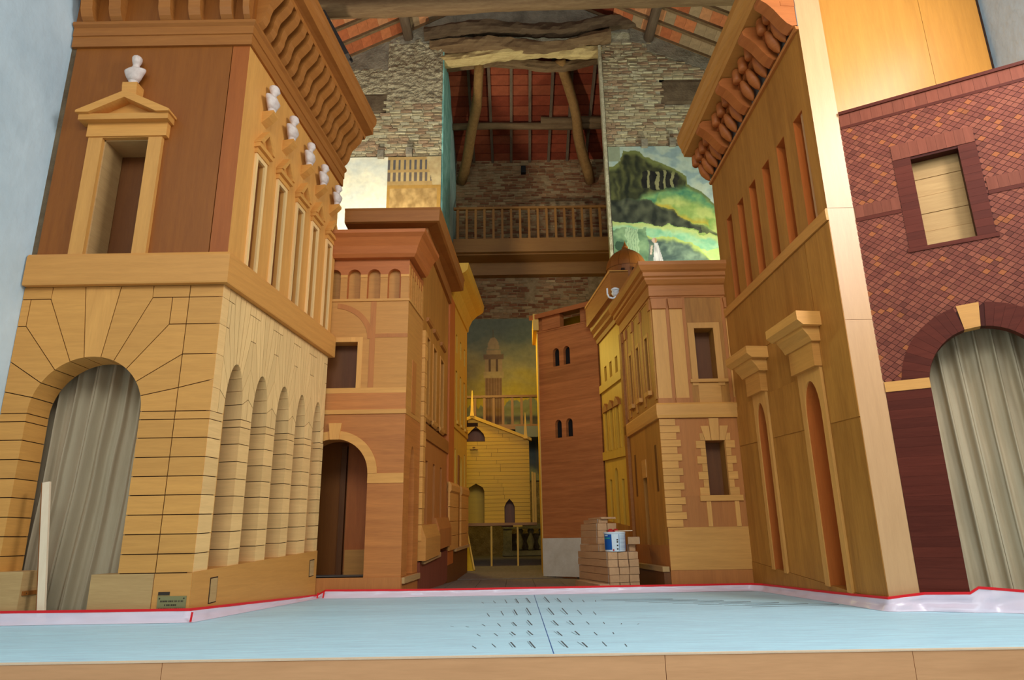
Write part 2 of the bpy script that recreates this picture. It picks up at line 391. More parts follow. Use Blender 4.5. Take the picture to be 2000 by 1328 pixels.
def brickwork(parent, x0, x1, z0, z1, y, mats, skip, nobj=300, bl=.25, bh=.068, j=.018, proud=.03, seed=1):
    rnd = random.Random(seed); cells = []
    r = 0; z = z0
    while z < z1:
        x = x0-(bl/2 if r % 2 else 0)-rnd.uniform(0, .06)
        while x < x1:
            l = bl*rnd.uniform(.8, 1.08); a, b = max(x, x0), min(x+l, x1)
            if b-a > .06 and not skip((a+b)/2, z+bh/2): cells.append((a, b, z+rnd.uniform(-.006, .006)))
            x += l+j
        z += bh+j; r += 1
    idx = list(range(len(cells))); rnd.shuffle(idx); keep = set(idx[:nobj])
    protos = []
    for k in range(5):
        for mi, mm in enumerate(mats):
            mbp = MB(); g = lambda: rnd.uniform(-.012, .012)
            fr = [(-.5*bl+g(), -proud+g(), g()), (.5*bl+g(), -proud+g(), g()), (.5*bl+g(), -proud*.6+g(), bh+g()), (-.5*bl+g(), -proud*.6+g(), bh+g())]
            mbp.loft([fr, [(-.5*bl, .04, 0), (.5*bl, .04, 0), (.5*bl, .04, bh), (-.5*bl, .04, bh)]])
            o = mbp.build('brick', mm); protos.append(o)
    rest = MB(); used = set()
    for i, (a, b, zz) in enumerate(cells):
        if i in keep:
            p = rnd.choice(protos); o = p if p not in used else clone(p, None)
            used.add(p); o.parent = parent; o.location = ((a+b)/2, y, zz); o.scale = ((b-a)/bl, 1, 1)
        else:
            g = lambda: rnd.uniform(-.013, .013); pr = proud*rnd.uniform(.4, 1.3)
            fr = [(a+g(), y-pr+g(), zz+g()), (b+g(), y-pr+g(), zz+g()), (b+g(), y-pr*.6+g(), zz+bh+g()), (a+g(), y-pr*.6+g(), zz+bh+g())]
            rest.loft([fr, [(a, y+.04, zz), (b, y+.04, zz), (b, y+.04, zz+bh), (a, y+.04, zz+bh)]], mi=rnd.randrange(len(mats)))
    for p in protos:
        if p not in used: bpy.data.objects.remove(p)
    if rest.v: rest.build('brickwork', mats, parent, kind='stuff')

def under_roof(x, z): return z > roof_z(x)-.25
brickwork(wb, -4.9, -1.62, 9.56, 11.3, YB, M['bricks'], lambda x, z: under_roof(x, z) or (x < -2.98 and z > 10.72) or (z > 11.05+.2*noise.noise((x*3, z, 2))), 150, proud=.045, seed=3)
brickwork(wb, 2.36, 5.9, 9.72, 12.7, YB, M['bricks'], lambda x, z: under_roof(x, z) or (x > 3.72 and 10.85 < z < 11.6) or (x > 3.5 and z > 12.42-.42*(x-3.5)), 150, proud=.045, seed=4)

def rough_slab(name, x0, x1, z0, z1, y, amp, mat, parent, nx=40, nz=40, top=None, seed=0, freq=6):
    mb = MB(); vs = []
    for i in range(nx+1):
        for k in range(nz+1):
            x = x0+(x1-x0)*i/nx; zt = min(z1, top(x)) if top else z1; z = z0+(zt-z0)*k/nz
            d = amp*(noise.noise((x*freq, z*freq*2, seed))+.6*noise.noise((x*freq*3, z*freq*5, seed+5)))
            if i in (0, nx) or k in (0, nz): d = -.03
            vs.append((x, y-.03-d, z))
    fs = [[i*(nz+1)+k, (i+1)*(nz+1)+k, (i+1)*(nz+1)+k+1, i*(nz+1)+k+1] for i in range(nx) for k in range(nz)]
    mb.add(vs, fs); return mb.build(name, mat, parent, smooth=False)
rough_slab('rubble_patch', -2.99, -1.61, 11.0, 12.9, YB, .045, M['rubble'], wb, 44, 60, lambda x: roof_z(x)-.1, 1)
rough_slab('rubble_patch', -4.6, -2.98, 11.3, 12.05, YB, .045, M['rubble'], wb, 40, 30, lambda x: roof_z(x)-.1, 2)
rough_slab('render_patch', -4.9, -2.95, 11.95, 13.2, YB, .012, M['render'], wb, 20, 20, lambda x: roof_z(x)-.02, 3, 2)
rough_slab('render_patch', -2.96, -1.3, 12.75, 13.7, YB-.01, .012, M['render'], wb, 20, 20, lambda x: roof_z(x)-.02, 4, 2)
rough_slab('render_patch', -1.3, 3.1, 13.0, 14.5, YB, .02, M['render'], wb, 30, 20, lambda x: roof_z(x)-.02, 5, 2)
rough_slab('recess_patch', -4.6, -2.99, 10.74, 11.31, YB+.0, .006, M['render_dark'], wb, 14, 8, None, 6, 2)
rough_slab('recess_patch', 3.74, 5.9, 10.87, 11.59, YB+.0, .006, M['render_dark'], wb, 14, 8, None, 7, 2)
mb = MB(); xz(mb, [(3.5, 12.45), (5.95, 11.42), (5.95, 11.8), (3.5, 13.0)], YB-.035, YB+.02); mb.build('render_patch', M['render'], wb)
mb = MB(); xz(mb, [(3.1, 12.72), (3.5, 12.62), (3.5, 13.02), (3.1, 13.2)], YB-.045, YB+.02); mb.build('render_patch', M['render'], wb)
for x, z in ((-3.05, 9.56), (-2.38, 9.62), (3.23, 9.74), (3.9, 9.76)):
    MB().box((x-.075, YB-.16, z-.09), (x+.075, YB+.02, z+.1)).build('corbel', M['render'], wb)
MB().box((2.27, YB-.06, 5), (2.34, YB+.02, 12.6)).build('edge_board', M['mortar'], wb)

# roof: slabs, tiles, rafters, purlins, tie beam
rf = MB()
for s in (-1, 1):
    xe = XL-.3 if s < 0 else XR+.3
    rf.loft([[(.35, -4, 14.62), (xe, -4, roof_z(xe)+.02), (xe, -4, roof_z(xe)+.2), (.35, -4, 14.8)], [(.35, 14.9, 14.62), (xe, 14.9, roof_z(xe)+.02), (xe, 14.9, roof_z(xe)+.2), (.35, 14.9, 14.8)]])
ce = struct(rf.build('ceiling', M['terracotta'][1]), 'gable roof with terracotta tiles on rafters')
tile_p = [MB().box((-.128, -.225, -.012), (.128, .225, .012)).build('roof_tile', mm) for mm in M['tiles']]
used = set()
for r in range(5):
    for s in (-1, 1):
        for k in range(27):
            x = .35+s*(.13+.232*k)
            if not (-5.3 < x < -1.2 or 2.6 < x < 6.1): continue
            p = random.choice(tile_p); o = p if p not in used else clone(p, None); used.add(p)
            o.parent = ce; o.location = (x, 14.2-.5*r, roof_z(x)); o.rotation_euler = (0, s*math.atan(.5), 0)
for r in range(7):
    y = 14.43-.5*r
    for s in (-1, 1):
        xe = XL if s < 0 else XR
        MB().bar((.35, y, 14.6-.05), (xe, y, roof_z(xe)-.05), .07, .08, up=(0, 1, 0)).build('rafter', M['oldbeam_x'], ce)
for i, (x, r) in enumerate(((-2.5, .13), (3.55, .13), (5.26, .14), (.35, .15), (-4.4, .13))):
    MB().log((x, 8.5, roof_z(x)-.09-r), (x, YB+.1, roof_z(x)-.09-r), r, r, seed=i*3.1, wob=.02).build('purlin', M['darkbeam' if i == 2 else 'oldbeam_y'], ce, smooth=True)
tb = struct(MB().log((XL-.1, 12, 11.66), (XR+.1, 12, 11.86), .2, .19, n=12, segs=40, wob=.05, seed=4, rg=.8).build('ceiling_tie_beam', M['oldbeam_x'], smooth=True), 'rough tie beam across the roof')
struct(MB().bar((-4.0, 12.02, 11.62), (-3.38, 12.02, 10.42), .2, .22, up=(0, 1, 0)).build('ceiling_strut', M['darkbeam']), 'dark strut below the tie beam')
MB().bar((-3.9, 12.1, 11.6), (-3.26, 12.1, 10.4), .05, .05, up=(0, 1, 0)).build('bracket', M['black'], tb)
for i, (p, q, r, mm) in enumerate((((-2.1, 14.36, 12.98), (3.2, 14.36, 13.22), .19, 'oldbeam_d'), ((-1.9, 14.5, 12.62), (2.5, 14.4, 12.76), .17, 'oldbeam_x'), ((-1.72, 14.62, 12.36), (2.4, 14.55, 12.52), .16, 'oldbeam_p'), ((-1.7, 15.05, 12.52), (3.0, 15.05, 12.72), .13, 'oldbeam_x'))):
    struct(MB().log(p, q, r, r*.95, n=13, segs=46, wob=.09, seed=7+i*2.3, rg=1.7).build('ceiling_lintel_log', M[mm], smooth=False), ['upper hewn log over the opening', 'middle hewn log over the opening', 'lower pale hewn log over the opening', 'rear log inside the opening'][i])

# rear chamber
YR = 18.3
cl = struct(MB().box((-1.9, YB+.45, 0), (-1.6, YR, 13.6)).build('wall_chamber_left', M['teal_light']), 'pale teal side wall of rear chamber')
MB().box((-1.62, YB-.005, 0), (-1.585, 16.3, 12.66)).build('painted_strip', M['teal'], cl)
struct(MB().box((2.9, YB+.45, 0), (3.2, YR, 13.6)).build('wall_chamber_right', M['render_dark']))
wrear = struct(MB().box((-1.9, YR, 0), (3.2, YR+.3, 11.75)).build('wall_rear', M['mortar_dim']), 'dim brick wall at the far end')
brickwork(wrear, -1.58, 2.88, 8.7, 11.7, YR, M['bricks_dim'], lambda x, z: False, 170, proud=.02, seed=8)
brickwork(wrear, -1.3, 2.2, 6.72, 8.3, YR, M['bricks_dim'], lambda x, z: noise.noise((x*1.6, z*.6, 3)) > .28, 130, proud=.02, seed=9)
rr = MB(); rr.loft([[(-1.9, YR+.3, 11.62), (3.2, YR+.3, 11.62), (3.2, YR+.3, 11.7), (-1.9, YR+.3, 11.7)], [(-1.9, 14.5, 13.2), (3.2, 14.5, 13.2), (3.2, 14.5, 13.28), (-1.9, 14.5, 13.28)]])
cr = struct(rr.build('ceiling_chamber', M['terracotta'][1]), 'dark terracotta roof of rear chamber')
def crz(y): return 11.62+(YR+.3-y)*(1.58/4.1)
tp = [MB().box((-.27, -.145, -.01), (.27, .145, .01)).build('chamber_tile', mm) for mm in M['terracotta']]
used = set()
for i in range(8):
    for k in range(13):
        p = random.choice(tp); o = p if p not in used else clone(p, None); used.add(p)
        y = 18.2-.3*k; o.parent = cr; o.location = (-1.62+.29+.56*i, y, crz(y)-.012); o.rotation_euler = (-math.atan(1.58/4.1), 0, 0)
for i in range(9):
    x = -1.62+.56*i
    MB().bar((x, YR, crz(YR)-.06), (x+random.uniform(-.04, .04), 14.9, crz(14.9)-.06), .075, .09).build('rafter', M['oldbeam_y'], cr)
MB().log((-1.6, 17.0, crz(17)-.2), (2.9, 17.0, crz(17)-.2), .1, .11, seed=2, wob=.03).build('purlin', M['oldbeam_x'], cr, smooth=True)
MB().log((.9, 16.9, crz(17)-.1), (2.9, 16.9, crz(17)-.12), .11, .11, seed=5, wob=.03).build('purlin', M['oldbeam_x'], cr, smooth=True)
for i, (p, q) in enumerate((((-.70, 15.0, 12.6), (-1.38, 18.25, 10.95)), ((1.42, 15.0, 12.66), (2.36, 18.25, 10.95)))):
    struct(MB().log(p, q, .13, .15, n=10, segs=9, wob=.07, seed=11+i*4).build('ceiling_brace', M['oldbeam_z'], smooth=True), ['crooked brace leaning left under chamber roof', 'crooked brace leaning right under chamber roof'][i])
rp = MB(); rp.loft([[(-1.6, 13.88, -.03), (2.9, 13.88, -.03), (2.9, YR, .30), (-1.6, YR, .30)], [(-1.6, 13.88, -.004), (2.9, 13.88, -.004), (2.9, YR, .33), (-1.6, YR, .33)]])
fc = struct(rp.build('floor_chamber', M['joint']))
for k in range(18):
    y0 = 13.9+k*.243; z0 = -.004+.334*(y0-13.88)/4.42; z1 = -.004+.334*(y0+.238-13.88)/4.42
    MB().loft([[(-1.6, y0, z0), (2.9, y0, z0), (2.9, y0+.238, z1), (-1.6, y0+.238, z1)], [(-1.6, y0, z0+.012), (2.9, y0, z0+.012), (2.9, y0+.238, z1+.012), (-1.6, y0+.238, z1+.012)]]).build('floor_board', M['streetwood'], fc)
def ramp_z(y): return .008+.334*(y-13.88)/4.42

# galleries
def gallery(name, label, x0, x1, y, zb, zt, n, beam):
    g = thing(name, label, 'railing', ((x0+x1)/2, y, zb))
    MB().box((x0, y-.05, zt-.06), (x1, y+.05, zt)).build('handrail', M['railwood_h'], g)
    MB().box((x0, y-.04, zb), (x1, y+.04, zb+.05)).build('bottom_rail', M['railwood_h'], g)
    for k in range(n):
        x = x0+.12+(x1-x0-.24)*k/(n-1)
        MB().box((x-.032, y-.03, zb+.05), (x+.032, y+.03, zt-.06)).build('baluster', M['railwood'], g)
    if beam:
        MB().box((x0, y-.06, zb-beam), (x1, y+.08, zb)).build('edge_beam', M['railwood_h'], g)
        MB().box((x0, y+.08, zb-beam-.03), (x1, YR, zb-beam+.05)).build('gallery_floor', M['railwood_h'], g)
        MB().box((x0, YR-.25, zb-beam-.4), (x1, YR, zb-beam-.03)).build('wall_beam', M['railwood_h'], g)
    return g
gallery('gallery_railing', 'brown wooden balcony railing high on the rear brick wall', -1.58, 2.88, 17.4, 8.68, 9.69, 18, .36)
g2 = gallery('gallery_railing', 'lower wooden railing before the painted sky, above yellow house', -1.58, 1.3, 17.4, 3.5, 4.31, 12, 0)
MB().box((-1.58, 17.36, 3.42), (.05, YR, 3.5)).build('platform', M['railwood_h'], g2)
MB().box((.05, 17.36, 3.22), (1.3, YR, 3.5)).build('platform', M['grey_board'], g2)
for i, (x, z) in enumerate(((-.53, 8.12), (1.48, 8.14))):
    bx = thing('wall_lamp', ['small black box lamp below the balcony, left one', 'small black box lamp below the balcony, right one'][i], 'lamp', (x, YR-.12, z), 'black boxes on the rear wall')
    MB().box((x-.075, YR-.16, z-.13), (x+.075, YR-.02, z+.09)).build('housing', M['black'], bx)
    MB().box((x-.03, YR-.06, z+.06), (x+.03, YR, z+.12)).build('bracket', M['black'], bx)
x, z = .42, 11.35
bx = thing('wall_lamp', 'small black box lamp high under the chamber rafters', 'lamp', (x, YR-.12, z), 'black boxes on the rear wall')
MB().box((x-.07, YR-.16, z-.13), (x+.07, YR-.02, z+.09)).build('housing', M['black'], bx)
MB().box((x-.03, YR-.06, z+.06), (x+.03, YR, z+.12)).build('bracket', M['black'], bx)
# stone balustrade at the far end of the floor
sb = thing('stone_balustrade', 'stone balustrade on the floor behind the yellow house', 'balustrade', (.3, 18.0, .33))
MB().box((-.32, 17.9, .33), (1.3, 18.15, .45)).build('plinth', M['render'], sb)
MB().box((-.32, 17.9, .98), (1.3, 18.15, 1.1)).build('rail', M['render'], sb)
MB().box((-.30, 17.92, .45), (-.08, 18.13, .98)).build('pier', M['render'], sb)
for k in range(5):
    MB().lathe((.12+.28*k, 18.02, .45), [(.05, 0), (.09, .04), (.06, .08), (.11, .22), (.05, .38), (.07, .44), (.09, .48), (.06, .53)], 14).build('baluster', M['render'], sb, smooth=True)

# ------------------------------------------------------------------ wall paintings
def lerp3(a, b, t):
    t = max(0, min(1, t)); return tuple(x+(y-x)*t for x, y in zip(a, b))
def painting(name, label, x0, x1, z0, z1, y, nx, nz, fn, parent, gain=1):
    me = bpy.data.meshes.new(name); vs = []; cols = []
    for k in range(nz+1):
        for i in range(nx+1):
            s, t = i/nx, k/nz; vs.append((x0+(x1-x0)*s, y, z0+(z1-z0)*t)); cols.append(tuple(q*gain for q in lin(fn(s, t))))
    fs = [[k*(nx+1)+i, k*(nx+1)+i+1, (k+1)*(nx+1)+i+1, (k+1)*(nx+1)+i] for k in range(nz) for i in range(nx)]
    me.from_pydata(vs, [], fs); ca = me.color_attributes.new('paint', 'FLOAT_COLOR', 'POINT')
    ca.data.foreach_set('color', [x for c in cols for x in (*c, 1)])
    me.materials.append(M['fresco']); o = bpy.data.objects.new(name, me); COL.objects.link(o)
    o.parent = parent; o['label'] = label
    return o
def nz(x, y, s=0): return noise.noise((x, y, s))
def fb(x, y, s=0): return nz(x, y, s)+.5*nz(2.1*x, 2.1*y, s+3)+.25*nz(4.3*x, 4.3*y, s+7)
def pl(pts, x):
    for (a, b), (c, d) in zip(pts, pts[1:]):
        if x <= c: return b+(d-b)*max(0, min(1, (x-a)/(c-a)))
    return pts[-1][1]
def sm(e, w=.02): return max(0, min(1, e/w+.5))
def hill_pic(s, t):
    v = 1-t; S0, V0 = s, v
    s += .022*fb(s*11, v*11, 1); v += .022*fb(s*10, v*13, 8)
    g = fb(s*9, v*12, 5); h = nz(s*26, v*20, 3); cl = fb(s*5, v*9, 4)
    c = lerp3((206, 212, 180), (186, 204, 190), .5+cl)
    if s > .3: c = lerp3(c, (146, 166, 164), sm(cl-.12-.3*max(0, v-.3), .3)*.6)
    c = lerp3(c, (226, 222, 206), sm(v-.42, .3)*.7)
    ridge = pl([(0, .16), (.09, .13), (.12, .03), (.2, .03), (.34, .10), (.5, .18), (.62, .25), (.64, .31), (.74, .38), (.86, .50), (1, .66)], s)
    e = v-ridge
    if e > 0:
        grass = lerp3((86, 140, 104), (150, 186, 112), .5+g+.3*h)
        c = lerp3((120, 130, 78), grass, sm(e-.03, .03))
        cliff = pl([(0, .47), (.2, .44), (.35, .37), (.55, .35), (.64, .33), (.66, .2)], s)
        f = sm(cliff-v, .05)
        rock = lerp3((44, 46, 34), (118, 116, 66), .38+.8*nz(s*24, v*6, 6)+.35*h)
        if .2 < v < .345 and .26 < s < .56:
            cc_ = ((s-.26)*15) % 1; rock = lerp3((38, 36, 32), (158, 150, 102), 1 if cc_ > .68 else .08+.2*h)
        rock = lerp3((130, 134, 74), rock, sm(e-.035, .03))
        c = lerp3(c, rock, f)
        mead = pl([(0, .9), (.3, .60), (.38, .41), (.6, .42), (.8, .52), (1, .62)], s)
        c = lerp3(c, lerp3((150, 172, 84), (206, 206, 116), .5+g), sm(v-mead, .06)*.85)
        gold = pl([(.28, .47), (.45, .50), (.62, .60), (.8, .64)], s)
        if .28 < s < .78: c = lerp3(c, (208, 168, 54), max(0, 1-abs(v-gold)/.035)*(.8-.5*abs(s-.5)))
        dk0 = pl([(0, .42), (.3, .43), (.4, .50), (.52, .53), (.62, .62), (.75, .66), (.9, .73), (1, .80)], s)
        dk1 = pl([(0, .60), (.25, .62), (.45, .64), (.62, .67), (.8, .72), (1, .81)], s)
        if dk0 < v < dk1: c = lerp3(c, lerp3((46, 48, 40), (108, 108, 82), .45+.8*nz(s*16, v*13, 8)+.3*h), sm(v-dk0, .04)*(1 if s < .7 else .7))
        path = pl([(0, .60), (.25, .625), (.45, .645), (.62, .68), (.8, .73), (1, .82)], s)
        if v > path: c = lerp3((196, 204, 124), lerp3((132, 188, 146), (186, 214, 160), .5+g), sm(v-path-.03, .03))
        md = pl([(0, .70), (.25, .70), (.36, .73), (.5, .73), (.62, .78), (.72, .86), (.86, 1.0), (1, 1.1)], s)
        if v > md: c = lerp3((188, 200, 108), lerp3((74, 88, 80), (134, 150, 122), .5+g+.3*h), sm(v-md-.025, .03))
        if v > .82 and s > .62: c = lerp3(c, (214, 226, 118), sm(s-(.66+(v-.82)*.9), .1)*.7)
        if s < .27 and v > .66:
            c = lerp3((96, 124, 92), (150, 176, 128), .5+g)
            if .10 < s < .2: c = lerp3(c, (188, 208, 160), .8 if (s*55) % 1 > .35 else .3)
            if (s-.04)**2+(v-.8)**2 < .035**2: c = (66, 88, 66)
    s, v = S0, V0
    if s < .1 and v < .12: c = (166, 172, 138)
    wd = .016+.028*max(0, min(1, (v-.78)/.16))
    if .77 < v < .99 and abs(s-(.34+.06*(v-.85))) < wd: c = lerp3((226, 214, 204), (176, 168, 164), .5+1.6*nz(s*90, v*12, 2))
    if (s-.325)**2+(v-.752)**2 < .021**2: c = (208, 172, 150) if s < .328 else (186, 140, 100)
    if .79 < v < .86 and abs(s-(.30-.2*(v-.8))) < .008: c = (214, 184, 160)
    return c
painting('hill_fresco', 'fresco of a ruined temple on a green hill, robed woman below', 2.36, 5.25, 6.45, 9.7, YB-.055, 240, 260, hill_pic, wb, .72)
def arch_pic(s, t):
    v = 1-t
    if s < .53:
        n = fb(s*5, v*7, 2); return lerp3((238, 226, 190), (206, 206, 188), .35+.8*n)
    q = (s-.53)/.47; n = fb(q*7, v*12, 5); c = lerp3((150, 116, 66), (190, 152, 92), .5+n)
    if v < .26:
        if q > .72+v*.5: return lerp3((196, 172, 122), (180, 152, 104), .5+n)
        k = (q*10) % 1
        if .03 < v < .12: c = (92, 84, 78) if k < .4 else (176, 146, 92)
        elif .14 < v < .22: c = (106, 92, 78) if k < .5 else (190, 160, 104)
        else: c = (172, 138, 84)
    elif v < .52:
        if v < .29 or v > .49 or q < .05 or q > .93: c = (168, 126, 60)
    elif v < .68:
        k = (q*11) % 1; c = (86, 68, 66) if v < .57 else ((196, 164, 108) if k < .25 else (96, 76, 66))
        if q < .06+(v-.52)*.5: c = (196, 190, 170)
    else: c = lerp3((190, 148, 74), (170, 128, 62), .5+n)
    return c
painting('architecture_fresco', 'fresco of a painted cornice beside a pale sky', -4.3, -1.62, 6.6, 9.52, YB-.055, 230, 200, arch_pic, wb)
def sky_pic(s, t):
    n = fb(s*4, t*12, 3); tt = t+.08*n
    c = lerp3((178, 146, 48), (150, 132, 84), (tt-.45)/.25) if tt < .7 else lerp3((150, 132, 84), (98, 100, 82), (tt-.7)/.2)
    m = .44+.05*nz(s*9, 1, 2)+.06*math.exp(-((s-.62)/.1)**2)+.02*nz(s*40, 3, 3)
    if t < m: c = lerp3((112, 112, 88), (150, 138, 92), .5+n)
    if t < .33: c = lerp3((132, 124, 100), (108, 112, 104), .5+2*nz(s*22, t*3, 6))
    q = (s-.355)/.075
    if abs(q) < 1 and t < .62: c = (128, 92, 64) if (q*3) % 1 > .25 else (150, 112, 78)
    if abs(q) < 1.25 and .62 < t < .66: c = (170, 140, 92)
    if abs(q) < 1.05 and .66 < t < .74: c = (96, 72, 54) if abs(abs(q)-.45) < .15 else (160, 128, 88)
    if abs(q) < 1.25 and .74 < t < .77: c = (120, 92, 66)
    if abs(q) < .9 and .77 < t < .80: c = (160, 128, 86)
    if .80 < t < .88 and (q/.75)**2+((t-.80)/.08)**2 < 1: c = (160, 130, 88)
    if abs(q) < .05 and .88 <= t < .93: c = (110, 90, 60)
    return c
painting('sky_painting', 'dim painting of a bell tower against a yellow sky', -1.58, 1.4, 2.2, 6.68, YR-.03, 150, 220, sky_pic, wrear, 1.35)

# ------------------------------------------------------------------ palace at front left (ashlar arcade below, pedimented windows above)
PA = thing('wooden_palace', 'large honey wood palace at front left, ashlar arcade and row of busts', 'building', (-4.4, 8.2, 0))
FA = Frame((0, 7.3), (1, 0), (0, -1))
SA = Frame((-3.28, 7.3), (.52, 2.65), (2.65, -.52), lambda u, v: v+u/2.65*(.205-.105*v))
AC, AS, AR = -4.655, 2.14, .61                    # arch centre, spring, radius
courses = [.465, .65, .845, 1.04, 1.24, 1.435, 1.635, 1.84, 2.04, 2.13]
def arcpts(a, b, n=5):
    t0 = math.atan2(a[1]-AS, a[0]-AC); t1 = math.atan2(b[1]-AS, b[0]-AC)
    return [(AC+AR*math.cos(t0+(t1-t0)*i/n), AS+AR*math.sin(t0+(t1-t0)*i/n)) for i in range(n+1)]
half = [  # inner start, inner end, outer corner points (right half of the ring, seen from the front)
    ((-4.56, 2.76), (-4.41, 2.71), [(-4.075, 3.44), (-4.08, 3.585), (-4.45, 3.585)]),
    ((-4.41, 2.71), (-4.26, 2.61), [(-3.85, 3.12), (-3.85, 3.44), (-4.075, 3.44)]),
    ((-4.26, 2.61), (-4.14, 2.46), [(-3.66, 2.77), (-3.66, 3.12), (-3.85, 3.12)]),
    ((-4.14, 2.46), (-4.08, 2.30), [(-3.66, 2.39), (-3.66, 2.77)]),
    ((-4.08, 2.30), (-4.045, 2.13), [(-3.66, 2.13), (-3.66, 2.39)])]
vous = []
for a, b, out in half:
    inn = arcpts(a, b); vous.append(inn+out); vous.append([(2*AC-x, y) for x, y in inn+out])
vous.append(arcpts((-4.75, 2.76), (-4.56, 2.76))+[(-4.45, 3.585), (-4.86, 3.585)])
rects = [[(-4.08, 3.44), (-3.66, 3.44), (-3.66, 3.585), (-4.08, 3.585)], [(-3.85, 3.12), (-3.66, 3.12), (-3.66, 3.44), (-3.85, 3.44)]]
rects += [[(2*AC-x, y) for x, y in r] for r in rects]
G = .005
def stone(fr, poly, mat, w0, w1=0, name='ashlar_block'):
    poly = inset(poly, G)
    return fr.P_(name, mat, PA, poly, w0, w1)
for p in vous+rects:
    p = clip(p, -1, 0, -XL)
    if len(p) > 2: stone(FA, p, M['honey_v' if p in vous[-1:] else 'honey_h'], -.36, 0, 'voussoir')
for z0, z1 in zip(courses, courses[1:]):
    for x0, x1 in ((-4.045, -3.66), (-3.66, -3.28), (XL, -5.265)):
        stone(FA, [(x0, z0), (x1, z0), (x1, z1), (x0, z1)], M['honey_h'], -.36)
cc = [(2.13, 2.13), (2.39, 2.48), (2.77, 2.77), (3.12, 3.12), (3.44, 3.44), (3.585, 3.585)]
for (a0, a1), (b0, b1) in zip(cc, cc[1:]):
    stone(FA, [(-3.66, a0), (-3.28, a1), (-3.28, b1), (-3.66, b0)], M['honey_h'], -.36)
core = notched(XL+.01, -3.3, .02, 3.57, [(AC, AR+.015, AS, AR+.015)])
FA.poly(MB(), core, -.352, -.012).build('core', M['joint'], PA)
# base blocks
FA.R_('base_block', M['oak_grey'], PA, XL+.01, -4.985, 0, .5, -.34, .03)
FA.R_('base_block', M['oak_grey'], PA, -4.30, -3.665, 0, .46, -.34, .012)
FA.R_('base_block', M['honey_plain'], PA, -3.66, -3.28, 0, .46, -.3, .004)
# side arcade: the same ring squeezed into five shrinking bays
arcs = [(.24, .58), (.80, 1.12), (1.34, 1.655), (1.84, 2.10), (2.32, 2.565)]
ends = [.13]+[(a[1]+b[0])/2 for a, b in zip(arcs, arcs[1:])]+[2.66]
SEND = 2.68
for i, (a0, a1) in enumerate(arcs):
    uc, ha = (a0+a1)/2, (a1-a0)/2; hl, hr = uc-ends[i], ends[i+1]-uc
    def mapx(x):
        d = x-AC; h = hr if d > 0 else hl; d2 = abs(d)
        r = d2/AR*ha if d2 <= AR else ha+(d2-AR)/(.995-AR)*(h-ha)
        return uc+math.copysign(r, d)
    for p in vous+rects:
        q = [(mapx(x), y) for x, y in p]
        poly = inset(q, .0045); SA.P_('voussoir', M['pale_v'], PA, poly, -.3, 0)
    if i == 0:
        for (z0, _), (z1, _) in zip(cc, cc[1:]):
            SA.P_('ashlar_block', M['pale_h'], PA, inset([(0, z0), (ends[0], z0), (ends[0], z1), (0, z1)], .002), -.1, 0)
piers = [(0, arcs[0][0])]+[(a[1], b[0]) for a, b in zip(arcs, arcs[1:])]+[(arcs[-1][1], SEND)]
for u0, u1 in piers:
    for z0, z1 in zip(courses, courses[1:]):
        SA.P_('ashlar_block', M['pale_h'], PA, inset([(u0, z0), (u1, z0), (u1, z1), (u0, z1)], .0045), -.3, 0)
core = notched(.02, SEND-.01, .02, 3.57, [((a+b)/2, (b-a)/2+.012, AS, AR+.012) for a, b in arcs])
SA.poly(MB(), core, -.29, -.012).build('core', M['joint'], PA)
SA.R_('arcade_back', M['umber_dark'], PA, .35, SEND, 0, 3.6, -.75, -.7)
SA.P_('base_panel', M['honey_plain'], PA, [(0, 0), (SEND, -.235), (SEND, .47), (0, .47)], -.32, .012)
for u, v0, v1 in ((.30, .13, .37), (2.48, .12, .34)):
    SA.R_('socket_cover', M['oak_grey'], PA, u, u+.11, v0, v1, .0, .02)
    SA.R_('socket_edge', M['joint'], PA, u-.012, u+.122, v0-.012, v1+.012, .0, .014)
# string course round the corner
def sidepath(u, v): x, y, z = SA.pt(u, 0); return (x, y, SA.warp(u, 0), SA.warp(u, 1)-SA.warp(u, 0))
def wrap(name, prof, mat, x0=XL+.02, u1=SEND, par=None):
    mb = MB(); sweep(mb, [(x0, 7.3, 0, 1), (-3.28, 7.3, 0, 1), sidepath(u1, 0)], prof); return mb.build(name, mat, par or PA)
wrap('string_course', [(-.05, 3.585), (.075, 3.585), (.08, 3.60), (.08, 3.93), (.06, 3.965), (-.05, 3.965)], M['honey_plain'], u1=2.72)
# upper front: panels round one tall pedimented window
UF = M['umber_v']
def frontwall(x0, x1, z0, z1, mat, hole=None, d=.3):
    if hole:
        h0, h1, hz = hole; p = notched(x0, x1, z0, z1, [((h0+h1)/2, (h1-h0)/2, hz, 0)])
    else: p = [(x0, z0), (x1, z0), (x1, z1), (x0, z1)]
    return FA.poly(MB(), p, -d, 0).build('wall_panel', mat, PA)
frontwall(XL+.07, -3.505, 3.96, 6.84, UF, (-4.93, -4.37, 5.49), .38)
frontwall(-3.495, -3.28, 3.96, 6.84, M['umber_red'], None, .1)
FA.R_('core', M['joint'], PA, -3.6, -3.35, 3.97, 6.8, -.2, -.05)
FA.R_('window_back', M['umber_dark'], PA, -5.0, -4.3, 3.96, 5.6, -.42, -.38)
for a, b in ((-4.932, -4.915), (-4.385, -4.368)): FA.R_('window_reveal', M['oak_grey'], PA, a, b, 3.97, 5.49, -.37, .0)
FA.R_('window_reveal', M['oak_grey'], PA, -4.93, -4.37, 5.475, 5.49, -.37, 0)
fw = FA.poly(MB(), [(-5.10, 3.965), (-4.93, 3.965), (-4.93, 5.49), (-4.37, 5.49), (-4.37, 3.965), (-4.205, 3.965), (-4.205, 5.50), (-5.10, 5.50)], 0, .055).build('window_frame', M['honey_v'], PA)
